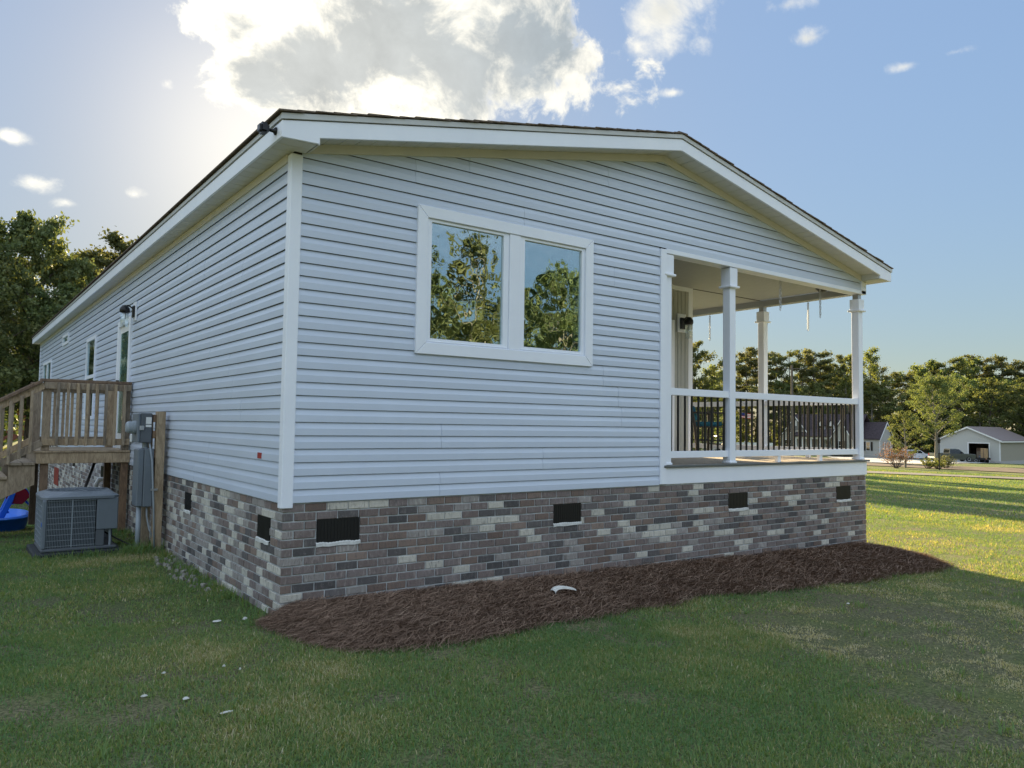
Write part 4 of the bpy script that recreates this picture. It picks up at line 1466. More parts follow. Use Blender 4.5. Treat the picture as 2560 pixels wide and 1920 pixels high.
MB().prism([(-1.20, 7.37, 0.40), (-0.80, 7.37, 0.02), (-0.72, 7.37, 0.02), (-1.20, 7.37, 0.45)], (0, 0.22, 0)).build('chute', 'blue', sld)
sld.location = (-1.24, 8.20, -0.19)
sld.scale = (0.75, 0.75, 0.85)

# --- litter
r = random.Random(4)


def lump(P, a, b, h, label, name='white_stone', cat='stone', mat='limestone', group=None, rz=0.0):
    mb = MB()
    n, m_ = 8, 4
    rows = []
    for i in range(m_ + 1):
        ph = PI / 2 * i / m_
        rows.append([(a * math.cos(ph) * math.cos(2 * PI * k / n + rz) * (0.75 + 0.5 * r.random()), b * math.cos(ph) * math.sin(2 * PI * k / n + rz) * (0.75 + 0.5 * r.random()), h * math.sin(ph)) for k in range(n)])
    vs = [(P[0] + x, P[1] + y, P[2] + z) for row in rows for x, y, z in row]
    fs = [(i * n + k, i * n + (k + 1) % n, (i + 1) * n + (k + 1) % n, (i + 1) * n + k) for i in range(m_) for k in range(n)]
    mb.add(vs, fs)
    o = mb.build(name, mat, None)
    return tag(o, label, cat, group)


for (x, y, a, b, h, lab) in ((-0.22, 0.10, 0.045, 0.02, 0.03, 'long white chip leaning in grass at the left foot of the brick corner'),
                             (-0.40, 0.16, 0.10, 0.035, 0.014, 'flat white mortar scrap on grass left of the brick corner'),
                             (-0.66, -0.92, 0.022, 0.014, 0.016, 'left small white chip of the pair in the grass near the mulch'),
                             (-0.60, -1.03, 0.018, 0.013, 0.016, 'right small white chip of the pair in the grass near the mulch'),
                             (-0.98, -0.86, 0.035, 0.012, 0.014, 'pale stone chip in the grass left of the white pair'),
                             (-1.15, -1.20, 0.045, 0.015, 0.014, 'pale flat stone scrap in the open grass left of the mulch'),
                             (-0.98, -1.36, 0.05, 0.02, 0.016, 'wider pale stone crumb in the grass below the flat scrap'),
                             (-0.86, -1.67, 0.09, 0.016, 0.012, 'nearest long pale stone crumb in the grass'),
                             (4.5, -1.85, 0.06, 0.02, 0.014, 'pale chip on grass below the middle of the mulch bed'),
                             (1.35, -0.045, 0.05, 0.02, 0.05, 'white scrap lying on mulch right against the brick wall')):
    lump((x, y, GZ(x) + 0.012), a * 0.38, b * 0.45, h * 0.7, lab)
rub = MB()
for i in range(110):
    y = 1.15 + 2.0 * r.random()
    x = -0.03 - 0.26 * r.random() ** 1.6
    q = 0.006 + 0.017 * r.random() ** 2
    rot = r.random() * 3
    c_, s_ = math.cos(rot), math.sin(rot)
    zb = GZ(x) + 0.01
    top = [(x + (u * c_ - v * s_) * q, y + (u * s_ + v * c_) * q, zb + q * (0.8 + 0.6 * r.random())) for u, v in ((-.8, -.6), (.7, -.7), (.8, .6), (-.6, .8))]
    bot = [(x + (u * c_ - v * s_) * q * 1.3, y + (u * s_ + v * c_) * q * 1.3, zb - 0.02) for u, v in ((-.9, -.8), (.9, -.8), (.9, .8), (-.9, .8))]
    rub.add(bot + top, [(4, 5, 6, 7), (0, 1, 5, 4), (1, 2, 6, 5), (2, 3, 7, 6), (3, 0, 4, 7)])
tag(rub.build('mortar_rubble', 'rubble', None, fix=False), 'low heap of grey mortar rubble along the left brick wall', 'rubble', kind='stuff')
bag = MB()
n = 14
rows = []
for i in range(n + 1):
    t_ = i / n
    xx = 2.12 + 0.25 * t_
    rows.append([(xx, -0.60 + 0.04 * math.sin(6 * t_) + 0.035 * math.cos(a) * (1.2 - t_), GZ(2.2) + 0.100 + 0.03 * abs(math.sin(a)) * (1.1 - 0.7 * t_) + 0.03 * math.sin(3.2 * t_)) for a in np.linspace(0, PI, 5)])
bag.add([q for row in rows for q in row], [(i * 5 + k, i * 5 + k + 1, (i + 1) * 5 + k + 1, (i + 1) * 5 + k) for i in range(n) for k in range(4)])
tag(bag.build('plastic_scrap', 'limestone', None, fix=False, smooth=True), 'crumpled off-white strip lying on the pine straw', 'litter')

# ================================================================== BACKGROUND
def xz_house(D, P):
    return None


# --- trees -------------------------------------------------------------------
def leaf_cloud(centres, n_per, sig, size, rng, flat=0.8, bias=0.0):
    """leaf quads scattered round cluster centres -> verts, idx, attr"""
    C_ = np.repeat(np.asarray(centres), n_per, axis=0)
    N = len(C_)
    d = rng.normal(size=(N, 3))
    rad = np.abs(rng.normal(size=(N, 1))) ** 0.6
    d = d / np.linalg.norm(d, axis=1, keepdims=True) * rad
    sg = np.repeat(sig if np.ndim(sig) else np.full(len(centres), sig), n_per)[:, None]
    Pp = C_ + d * sg * np.array([1, 1, flat])
    a = rng.normal(size=(N, 3)); a /= np.linalg.norm(a, axis=1, keepdims=True)
    b = np.cross(a, rng.normal(size=(N, 3))); b /= np.linalg.norm(b, axis=1, keepdims=True)
    s = size * (0.6 + 0.8 * rng.random((N, 1)))
    a, b = a * s * 0.55, b * s * 0.34
    V = np.stack([Pp - a, Pp + b, Pp + a, Pp - b], 1).reshape(-1, 3)
    tone = np.repeat(rng.random(len(centres)) * 0.45, n_per) + rng.random(N) * 0.45 + bias
    return V, np.arange(4 * N), np.repeat(np.clip(tone, 0, 1), 4)


def make_tree(kind, H, seed, leaves, size, leafmat, barkmat='bark', spread=1.0, limbs=18, label='', group=None, name='tree', t0=0.15):
    rng = np.random.default_rng(seed)
    r = random.Random(seed)
    wood_ = MB()
    R0 = 0.013 * H + 0.05
    top = 0.93 * H
    wob = [(0.0, 0.0)]
    for i in range(6):
        wob.append((wob[-1][0] + r.uniform(-1, 1) * 0.02 * H, wob[-1][1] + r.uniform(-1, 1) * 0.02 * H))

    def trunk(t):
        f = t * 6
        i = min(int(f), 5)
        u = f - i
        return Vector((wob[i][0] * (1 - u) + wob[i + 1][0] * u, wob[i][1] * (1 - u) + wob[i + 1][1] * u, t * top))
    wood_.tube([trunk(i / 8) - Vector((0, 0, 0.3 if i == 0 else 0)) for i in range(9)], [R0 * (1 - 0.88 * i / 8) for i in range(9)], 7)
    cen, sig = [], []
    ga = r.random() * 6
    for i in range(limbs):
        u = (i + 0.5) / limbs
        if kind == 'pine':
            t = 0.42 + 0.56 * u
            L = spread * H * (0.16 * (1 - ((u - 0.25) / 0.95) ** 2) + 0.03)
            up = 0.05 + 0.35 * u
        elif kind == 'slim':
            t = t0 + (0.98 - t0) * u
            L = spread * H * (0.15 * math.sin(PI * min(1, 0.25 + 0.75 * u)) + 0.04)
            up = 0.5 + 0.6 * u
        else:
            t = 0.20 + 0.76 * u
            L = spread * H * (0.30 * math.sin(PI * (0.22 + 0.70 * u)) + 0.03)
            up = 0.15 + 0.95 * u
        L *= r.uniform(0.75, 1.2)
        ga += 2.4 + r.uniform(-0.4, 0.4)
        d = Vector((math.cos(ga), math.sin(ga), up)).normalized()
        p0 = trunk(t)
        p1 = p0 + d * L * 0.5 + Vector((0, 0, 0.03 * L))
        p2 = p0 + d * L + Vector((0, 0, (0.10 if kind != 'pine' else -0.03) * L))
        rb = R0 * (1 - 0.85 * t) * 0.5
        wood_.tube([p0, p1, p2], [rb, rb * 0.6, rb * 0.2], 5, cap=False)
        nsub = 4 if kind != 'slim' else 3
        for j in range(nsub):
            f = 0.35 + 0.65 * (j + r.random() * 0.6) / nsub
            q0 = p0.lerp(p2, f)
            ang = ga + r.choice((-1, 1)) * r.uniform(0.5, 1.2)
            d2 = Vector((math.cos(ang), math.sin(ang), r.uniform(0.0, 0.7))).normalized()
            q1 = q0 + d2 * L * 0.34 * r.uniform(0.6, 1.2)
            wood_.tube([q0, q1], [rb * 0.35, rb * 0.08], 4, cap=False)
            for g_ in (0.45, 1.0):
                q = q0.lerp(q1, g_)
                cen.append(tuple(q))
                sig.append(H * (0.034 if kind != 'pine' else 0.026) * r.uniform(0.7, 1.25))
        cen.append(tuple(p2))
        sig.append(H * 0.03)
    cen.append(tuple(trunk(1.0)))
    sig.append(H * 0.03)
    n_per = max(6, int(leaves / len(cen)))
    V, I, A_ = leaf_cloud(cen, n_per, np.array(sig), size, rng, 0.75 if kind != 'pine' else 0.6)
    t_ = thing(name, label, 'tree', (0, 0, 0), group, local=True)
    wood_.build('trunk', barkmat, t_, origin=(0, 0, 0), fix=False)
    link_mesh('crown', fast_mesh('crown', V, 4, I, [leafmat], A_), t_)
    return t_


class Stock:
    """first use moves the model itself, later uses are copies sharing its meshes"""
    def __init__(s, tree, H):
        s.t, s.H, s.used = tree, H, False

    def put(s, x, y, H, label, group=None, rz=0.0, z=None, sx=1.0):
        o = copy_tree(s.t) if s.used else s.t
        s.used = True
        k = H / s.H
        o.location = (x, y, float(gsurf(x, y)) - 0.05 if z is None else z)
        o.scale = (k * sx, k * sx, k)
        o.rotation_euler = (0, 0, rz)
        o['label'] = label
        if group:
            o['group'] = group
        elif 'group' in o:
            del o['group']
        return o


rt = random.Random(99)
G_L = 'dark trees close behind the far end of the house'
oaks = [Stock(make_tree('oak', 14, 41 + i, 24000, 0.22, 'leafd', limbs=34, spread=0.85, name='leafy_tree'), 14) for i in range(2)]
# left background: the two crowns against the sky and the dark mass below them
left = [(1.0, 36.5, 11.9, 'tall dark leafy tree whose crown stands highest at the left edge', 0.8), (5.4, 40.0, 11.9, 'rounded leafy tree against the glow just left of the roof edge', 1.0),
        (-1.6, 33.5, 9.5, None, 1), (3.0, 44, 11.5, None, 1), (-4.5, 41, 11.5, None, 1), (8.8, 44.5, 11.0, None, 1), (2.6, 34.5, 8.0, None, 1.1), (6.3, 34.0, 7.5, None, 1.1),
        (12, 47, 12, None, 1), (-8.5, 45, 14, None, 1), (-13, 40, 13, None, 1), (0.5, 49, 11.5, None, 1), (15.5, 52, 13, None, 1), (-18, 47, 14, None, 1), (10, 38, 7, None, 1.1)]
for i, (x, y, H, lab, sx) in enumerate(left):
    oaks[i % 2].put(x, y, H, lab or 'dark leafy tree in the shaded wood behind the far end of the house', None if lab else G_L, rt.random() * 6, sx=sx)

# trees hidden behind the house that throw the long shadows over the right lawn
for i, (sx_, H) in enumerate(((16.0, 17), (18.2, 18), (21.4, 18), (23.4, 17), (28.2, 15))):
    tt = 50 + 4 * (i % 3)
    x, y = 0.946 * sx_ + 0.324 * tt, -0.324 * sx_ + 0.946 * tt
    oaks[i % 2].put(x, y, H, 'tree beyond the house whose long shadow stripes the right lawn', 'trees hidden beyond the house', rt.random() * 6, sx=0.42)

FARKINDS = {
    'pine': [Stock(make_tree('pine', 20, 60 + i, 7500, 0.27, 'needle', limbs=20, spread=1.0, name='pine_tree'), 20) for i in range(3)],
    'oak': [Stock(make_tree('oak', 16, 70 + i, 8500, 0.28, 'leaf', limbs=20, spread=0.85, name='leafy_tree'), 16) for i in range(3)],
    'slim': [Stock(make_tree('slim', 20, 80 + i, 6500, 0.26, 'leafy', 'barkpale', limbs=22, spread=0.9, name='slim_tree'), 20) for i in range(2)],
}
ORD = ['', 'second', 'third', 'fourth', 'fifth', 'sixth', 'seventh', 'eighth', 'ninth', 'tenth']
KIND = {'pine': 'dark pine', 'oak': 'rounded olive-green tree', 'slim': 'slender yellow-green tree'}
REG = [(1690, 1832, 'seen left of the middle porch column'), (1832, 1930, 'seen between the middle and rear porch columns'), (1930, 2150, 'rising behind the beige house roof'),
       (2150, 2240, 'rising just right of the front porch column'), (2240, 2330, 'rising behind the loose olive tree'), (2330, 2425, 'rising behind the golden-green tree'),
       (2425, 2562, 'rising behind the garage roof')]
_cnt = {}


def wood_label(kd, px, row):
    for a, b, ph in REG:
        if a <= px < b:
            n = _cnt.get((kd, a, row), 0)
            _cnt[(kd, a, row)] = n + 1
            pre = ('Tall ' if row == 0 else 'Low ').lower() + KIND[kd]
            return pre + ' ' + ph + (', ' + ORD[n] + ' from left' if n else '')
    return ('tall ' if row == 0 else 'low ') + KIND[kd] + ' of the wood line past the view edge'


WL = {'pine': 'tall dark pine in the wood line behind the neighbouring houses',
      'oak': 'rounded olive-green tree in the wood line behind the neighbouring houses',
      'slim': 'slender yellow-green tree in the wood line behind the neighbouring houses'}


def pix_dir(px):
    return YAW + math.atan((px - 1280) / FPX)


def hor(px):
    return 1063 + (px - 1280) * 0.0145


def at(px, D):
    a = pix_dir(px)
    return CAM[0] + D * math.sin(a), CAM[1] + D * math.cos(a)


def h_for(px, ytop, D, x, y):
    dep = D * math.cos(math.atan((px - 1280) / FPX))
    return CAM[2] + (hor(px) - ytop) * dep / FPX - float(gsurf(x, y))


# skyline: photograph x of each tree, crown top, distance, kind
sky_trees = [(1700, 880, 120, 'oak'), (1742, 858, 118, 'oak'), (1768, 905, 122, 'slim'), (1800, 925, 150, 'oak'), (1835, 880, 172, 'pine'), (1862, 868, 170, 'pine'), (1888, 866, 175, 'pine'),
             (1915, 872, 176, 'pine'), (1948, 876, 172, 'pine'), (1975, 868, 174, 'pine'), (2005, 864, 170, 'slim'), (2030, 872, 168, 'pine'), (2046, 878, 172, 'pine'), (2068, 905, 176, 'oak'),
             (2090, 915, 178, 'oak'), (2112, 884, 180, 'pine'), (2135, 880, 182, 'slim'), (2182, 864, 168, 'slim'), (2206, 902, 172, 'slim'), (2232, 926, 180, 'pine'), (2258, 934, 176, 'oak'), (2282, 922, 180, 'slim'),
             (2312, 906, 178, 'oak'), (2340, 897, 182, 'pine'), (2370, 893, 180, 'pine'), (2402, 886, 178, 'slim'), (2428, 898, 182, 'oak'), (2458, 880, 184, 'pine'), (2480, 890, 182, 'pine'),
             (2508, 886, 180, 'pine'), (2535, 906, 182, 'pine'), (2560, 900, 178, 'pine'), (2592, 894, 180, 'pine'), (2630, 890, 180, 'oak'), (2668, 896, 182, 'pine'), (2710, 890, 180, 'slim'), (2760, 894, 180, 'pine'),
             (1660, 890, 130, 'oak'), (1620, 900, 140, 'oak')]
for i, (px_, yt, D_, kd) in enumerate(sky_trees):
    x, y = at(px_, D_)
    s_ = FARKINDS[kd][i % len(FARKINDS[kd])]
    s_.put(x, y, max(6, h_for(px_, yt, D_, x, y)) / 0.97, wood_label(kd, px_, 0), 'wood line behind the neighbours: ' + kd, rt.random() * 6, sx=rt.uniform(0.85, 1.1))
# second row, shorter and in front, so that no ground shows between the trunks
for i in range(34):
    px_ = 1725 + i * 30 + rt.uniform(-9, 9)
    kd = rt.choice(['oak', 'oak', 'slim', 'pine'])
    D_ = rt.uniform(158, 172)
    yt = 965 + rt.uniform(-35, 40)
    x, y = at(px_, D_)
    FARKINDS[kd][i % len(FARKINDS[kd])].put(x, y, max(5, h_for(px_, yt, D_, x, y)), wood_label(kd, px_, 1), 'wood line behind the neighbours: ' + kd, rt.random() * 6, sx=1.25)

# understory of the far wood: nobody could count it
def thicket(name, pts, hts, per, sig, size, mat, seed):
    rng = np.random.default_rng(seed)
    cen = []
    for (x, y), h in zip(pts, hts):
        zb = float(gsurf(x, y))
        for k in range(max(1, int(h / 1.3))):
            cen.append((x + rng.normal() * 1.0, y + rng.normal() * 1.0, zb + 0.5 + k * 1.3))
    V, I, A_ = leaf_cloud(cen, per, sig, size, rng, 0.8)
    return tag(link_mesh(name, fast_mesh(name, V, 4, I, [mat], A_)), kind='stuff')


pts, hts = [], []
for i in range(150):
    px_ = 1640 + rt.random() * 1120
    D_ = rt.uniform(160, 196)
    if px_ < 1790:
        D_ = rt.uniform(118, 165)
    pts.append(at(px_, D_)); hts.append(rt.uniform(3, 9))
thicket('woods_understory', pts, hts, 70, 1.6, 0.42, 'leaf', 5)
pts, hts = [], []
for i in range(90):
    pts.append((rt.uniform(-26, 18), rt.uniform(37, 56))); hts.append(rt.uniform(2.5, 6))
thicket('woods_understory', pts, hts, 60, 0.95, 0.34, 'leafd', 6)

# trees on the camera's side of the yard, seen only mirrored in the picture window
mir = [Stock(make_tree('oak', 11, 150 + i, 11000, 0.20, 'leafd', 'barkpale', limbs=26, spread=0.75, name='leafy_tree'), 11) for i in range(2)]
mir.append(Stock(make_tree('slim', 12, 160, 2200, 0.26, 'leaf', 'barkpale', limbs=20, name='slim_tree'), 12))
for i, (x, y, H, k) in enumerate(((14.6, -27.5, 11.5, 0), (17.6, -24, 11.5, 2), (19.6, -28, 7.5, 1), (22.6, -23.5, 10.2, 0), (25.5, -24, 9.5, 1), (20.5, -33, 11, 0), (12, -31, 13, 1), (36, -30, 12, 0), (26, -33, 11, 1), (42, -26, 12, 1), (9, -27, 11, 1), (33, -36, 11, 0), (30, -25, 10, 1), (17, -38, 11, 0))):
    mir[k].put(x, y, H, 'tree across the yard mirrored in the picture window', 'trees mirrored in the window', rt.random() * 6)
pts, hts = [], []
for i in range(130):
    pts.append((rt.uniform(5, 52), -rt.uniform(30, 46))); hts.append(rt.uniform(3.0, 7.5))
thicket('hedge_understory', pts, hts, 40, 1.0, 0.4, 'leafd', 7)

# --- yard trees and shrubs by the neighbours' drive
yt_ = Stock(make_tree('oak', 6.0, 201, 9000, 0.10, 'leaf', 'barkpale', limbs=22, spread=1.0, name='yard_tree'), 6.0)
x, y = at(2262, 69)
yt_.put(x, y, h_for(2262, 1022, 69, x, y), 'small loose olive tree with a pale trunk in the soil bed by the drive', None, 0.4, sx=1.0)
yt2 = Stock(make_tree('slim', 9.5, 203, 20000, 0.12, 'leaf', 'barkpale', limbs=34, spread=1.75, name='yard_tree', t0=0.27), 9.5)
x, y = at(2340, 104)
yt2.put(x, y, h_for(2378, 934, 104, x, y), 'taller golden-green tree with a leaning trunk between white car and pickup', None, 1.0, sx=1.0)


def shrub(px_, D_, w, h, mat, label, seed, size=0.09, n=1500, name='shrub'):
    x, y = at(px_, D_)
    rng = np.random.default_rng(seed)
    zb = float(gsurf(x, y)) + 0.05
    t_ = thing(name, label, 'shrub', (x, y, zb))
    wd = MB()
    cen = []
    for i in range(22):
        a, q = rng.random() * 6.28, rng.random() ** 0.5
        tip = Vector((x + math.cos(a) * q * w / 2, y + math.sin(a) * q * w / 2, zb + h * (0.35 + 0.6 * (1 - q * q) * rng.random() + 0.1)))
        wd.tube([(x + math.cos(a) * 0.1, y + math.sin(a) * 0.1, zb - 0.05), tip], [0.02, 0.006], 4, cap=False)
        cen += [tuple(tip), tuple(Vector((x, y, zb)).lerp(tip, 0.65))]
    wd.build('stem', 'bark', t_, fix=False)
    V, I, A_ = leaf_cloud(cen, n // len(cen), h * 0.16, size, rng, 0.8)
    lo = Vector((x, y, zb))
    link_mesh('foliage', fast_mesh('foliage', V - np.array(lo), 4, I, [mat], A_), t_, loc=lo)


shrub(2240, 66, 2.8, 2.0, 'leafred', 'rusty pink arching shrub around the foot of the olive tree', 301)
shrub(2318, 70, 1.6, 0.75, 'leafy', 'low yellow-green plant beside the rusty shrub', 302, n=800)
shrub(2345, 71, 1.4, 0.85, 'leafy', 'yellow-green plant at the foot of the thin lamp post', 303, n=800)
shrub(2365, 76, 2.0, 1.2, 'leafd', 'rounded dark green shrub right of the thin lamp post', 304, n=1200)

# --- thin post in the bed
x, y = at(2347, 66)
zb = float(gsurf(x, y))
lp_ = thing('lamp_post', 'thin dark post standing at the soil bed before the pickup', 'post', (x, y, zb))
MB().tube([(x, y, zb - 0.2), (x, y, zb + 2.0)], 0.045, 8).build('shaft', 'black', lp_)
MB().lathe((x, y, zb + 2.0), [(0.05, 0.0), (0.10, 0.05), (0.11, 0.28), (0.13, 0.30), (0.03, 0.40), (0, 0.42)], 8).build('lantern_head', 'black', lp_)

# --- utility pole and wires behind the porch
x, y = at(1981, 108)
zb = float(gsurf(x, y))
up = thing('utility_pole', 'weathered utility pole rising behind the porch railing', 'utility pole', (x, y, zb))
Hp = h_for(1981, 912, 108, x, y)
MB().tube([(x, y, zb - 0.5), (x, y, zb + Hp)], [0.20, 0.14], 9).build('pole', 'pole', up)
MB().beam((x - 0.6, y + 0.9, zb + Hp - 0.5), (x + 0.6, y - 0.9, zb + Hp - 0.5), 0.10, 0.12).build('cross_arm', 'pole', up)
x2, y2 = at(2700, 120)
z2 = float(gsurf(x2, y2)) + Hp + 1.6
wpts = [(x + (x2 - x) * k / 12, y + (y2 - y) * k / 12, (zb + Hp - 0.4) + (z2 - zb - Hp) * k / 12 - 1.6 * (1 - (2 * k / 12 - 1) ** 2)) for k in range(13)]
tag(MB().tube(wpts, 0.012, 4, cap=False).build('power_line', 'black', None, fix=False), 'thin power line running right from the utility pole', 'wire')
x3, y3 = at(2700, 128)
z3 = float(gsurf(x3, y3)) + 11
x4, y4 = at(2200, 150)
z4 = float(gsurf(x4, y4)) + 16
wpts = [(x4 + (x3 - x4) * k / 12, y4 + (y3 - y4) * k / 12, z4 + (z3 - z4) * k / 12 - 1.0 * (1 - (2 * k / 12 - 1) ** 2)) for k in range(13)]

# --- neighbour's house (local frame: +X right, +Y away from the camera, front at Y = 0)
nh = thing('neighbour_house', 'beige one-and-a-half storey house with dark roof and two white dormers', 'house', (0, 0, 0), local=True)


def gable_roof(name, x0, x1, y0, y1, ze, zr, axis, parent, mat='nroof', th=0.16, oh=0.35):
    """roof as two thick slabs; ridge along axis"""
    out_ = []
    mb = MB()
    if axis == 'x':
        ym = (y0 + y1) / 2
        s = (zr - ze) / (ym - y0)
        for ya, yb in ((y0 - oh, ym), (y1 + oh, ym)):
            za = ze - s * oh
            mb.prism([(x0 - oh, ya, za), (x0 - oh, yb, zr), (x0 - oh, yb, zr + th), (x0 - oh, ya, za + th)], (x1 - x0 + 2 * oh, 0, 0))
    else:
        xm = (x0 + x1) / 2
        s = (zr - ze) / (xm - x0)
        for xa, xb in ((x0 - oh, xm), (x1 + oh, xm)):
            za = ze - s * oh
            mb.prism([(xa, y0 - oh, za), (xb, y0 - oh, zr), (xb, y0 - oh, zr + th), (xa, y0 - oh, za + th)], (0, y1 - y0 + oh, 0))
    return mb.build(name, mat, parent)


def rake_trim(x0, x1, y, ze, zr, parent, w=0.22, oh=0.35):
    xm = (x0 + x1) / 2
    s = (zr - ze) / (xm - x0)
    for xa in (x0 - oh, x1 + oh):
        za = ze - s * oh
        MB().prism([(xa, y, za - w * 0.6), (xm, y, zr - w * 0.6), (xm, y, zr + w * 0.55), (xa, y, za + w * 0.55)], (0, 0.05, 0)).build('rake_trim', 'white', parent)


def gwall(x0, x1, y0, y1, z0, ze, zr, mat, parent, name='wall'):
    xm = (x0 + x1) / 2
    return MB().prism([(x0, y0, z0), (x1, y0, z0), (x1, y0, ze), (xm, y0, zr), (x0, y0, ze)], (0, y1 - y0, 0)).build(name, mat, parent)


def nwin(x0, x1, z0, z1, y, parent, shut=False):
    w = bx('window', 'white', parent, x0 - 0.09, x1 + 0.09, y - 0.06, y - 0.005, z0 - 0.09, z1 + 0.09)
    zm = (z0 + z1) / 2
    bx('pane', 'carglass', w, x0, x1, y - 0.075, y - 0.062, z0, zm - 0.03)
    bx('pane', 'carglass', w, x0, x1, y - 0.075, y - 0.062, zm + 0.03, z1)
    if shut:
        for a in (x0 - 0.55, x1 + 0.12):
            bx('shutter', 'black', parent, a, a + 0.42, y - 0.05, y - 0.004, z0 - 0.05, z1 + 0.05)


FL = 1.0            # floor above grade
bx('wall', 'nsiding', nh, 0.5, 15.5, 1.2, 9.5, FL, 4.1)
bx('foundation', 'nblock', nh, 0.35, 19.6, 1.1, 9.4, -0.4, FL - 0.002)
gable_roof('roof', 0.6, 15.6, 1.0, 9.6, 4.1, 8.0, 'x', nh)
# left cross gable in two steps
gwall(0.2, 6.7, 0.0, 1.19, FL, 4.0, 7.5, 'nsiding', nh)
gable_roof('roof', 0.2, 6.7, 0.0, 4.5, 4.0, 7.55, 'y', nh)
rake_trim(0.2, 6.7, -0.42, 4.0, 7.55, nh)
MB().prism([(1.2, -0.05, 5.1), (5.7, -0.05, 5.1), (3.45, -0.05, 7.45)], (0, 0.045, 0)).build('shake_gable', 'nshake', nh)
gwall(0.6, 3.4, -0.75, -0.06, FL, 4.0, 5.5, 'nsiding', nh)
gable_roof('roof', 0.6, 3.4, -0.75, 0.2, 4.0, 5.55, 'y', nh)
rake_trim(0.6, 3.4, -1.15, 4.0, 5.55, nh, 0.16)
nwin(1.2, 1.95, 1.75, 3.3, -0.75, nh)
nwin(2.1, 2.85, 1.75, 3.3, -0.75, nh, False)
bx('gable_vent', 'white', nh, 3.25, 3.65, -0.10, -0.052, 5.9, 6.9)
# porch
bx('porch_deck', 'white', nh, 3.6, 11.2, -1.2, 1.19, FL - 0.15, FL)
bx('porch_skirt', 'nblock', nh, 3.65, 11.15, -1.15, 1.08, -0.4, FL - 0.152)
bx('porch_beam', 'white', nh, 3.7, 11.2, -1.2, -1.0, 3.55, 3.95)
MB().prism([(3.5, -1.6, 3.95), (3.5, 1.19, 5.2), (3.5, 1.19, 5.35), (3.5, -1.6, 4.1)], (7.9, 0, 0)).build('porch_roof', 'nroof', nh)
for x in (4.0, 5.4, 7.25, 9.1, 11.0):
    bx('porch_column', 'white', nh, x - 0.11, x + 0.11, -1.18, -0.98, FL, 3.55)
for x0, x1 in ((5.5, 7.15), (7.35, 9.0), (9.2, 10.9)):
    rl_ = bx('porch_rail', 'white', nh, x0, x1, -1.12, -1.05, FL + 0.85, FL + 0.93)
    bx('bottom_rail', 'white', rl_, x0, x1, -1.11, -1.06, FL + 0.08, FL + 0.14)
    for i in range(10):
        a = x0 + 0.1 + i * (x1 - x0 - 0.2) / 9
        bx('baluster', 'white', rl_, a - 0.02, a + 0.02, -1.105, -1.065, FL + 0.14, FL + 0.85)
bx('front_door', 'nshake', nh, 4.35, 5.25, 1.12, 1.195, FL, 3.05)
nwin(6.0, 6.9, 1.9, 3.2, 1.2, nh)
nwin(7.7, 8.6, 1.9, 3.2, 1.2, nh)
nwin(9.4, 10.3, 1.9, 3.2, 1.2, nh)
# dormers
for x in (8.05, 10.2):
    d_ = gwall(x - 0.65, x + 0.65, 1.65, 4.2, 4.7, 6.1, 6.9, 'white', nh, 'dormer')
    gable_roof('roof', x - 0.65, x + 0.65, 1.65, 4.6, 6.1, 6.95, 'y', d_, oh=0.15, th=0.1)
    bx('pane', 'carglass', d_, x - 0.36, x + 0.36, 1.61, 1.64, 4.95, 5.42)
    bx('pane', 'carglass', d_, x - 0.36, x + 0.36, 1.61, 1.64, 5.48, 5.95)
# right cross gable and right wing
gwall(11.4, 15.2, -0.6, 1.19, FL, 4.1, 6.9, 'nsiding', nh)
gable_roof('roof', 11.4, 15.2, -0.6, 5.2, 4.1, 6.95, 'y', nh)
rake_trim(11.4, 15.2, -1.02, 4.1, 6.95, nh)
nwin(12.8, 13.8, 1.75, 3.3, -0.6, nh, True)
bx('wall', 'nsiding', nh, 15.51, 19.5, 2.6, 9.2, FL, 3.9)
MB().prism([(19.49, 2.6, 3.9), (19.49, 9.2, 3.9), (19.49, 5.9, 6.6)], (0.012, 0, 0)).build('wall', 'nsiding', nh)
gable_roof('roof', 15.0, 19.4, 2.6, 9.2, 3.9, 6.6, 'x', nh, oh=0.3)
MB().prism([(19.72, 2.25, 3.5), (19.72, 5.9, 6.5), (19.72, 5.9, 6.78), (19.72, 2.25, 3.72)], (0.05, 0, 0)).build('rake_trim', 'white', nh)
MB().prism([(19.72, 9.55, 3.5), (19.72, 5.9, 6.5), (19.72, 5.9, 6.78), (19.72, 9.55, 3.72)], (0.05, 0, 0)).build('rake_trim', 'white', nh)
bx('corner_board', 'white', nh, 19.42, 19.56, 2.55, 2.68, FL, 3.88)
w_ = bx('window', 'white', nh, 19.51, 19.56, 4.6, 5.5, 2.0, 3.2)
bx('pane', 'carglass', w_, 19.561, 19.57, 4.72, 5.38, 2.1, 2.56)
bx('pane', 'carglass', w_, 19.561, 19.57, 4.72, 5.38, 2.64, 3.1)
nwin(16.9, 17.6, 1.75, 3.2, 2.6, nh, True)
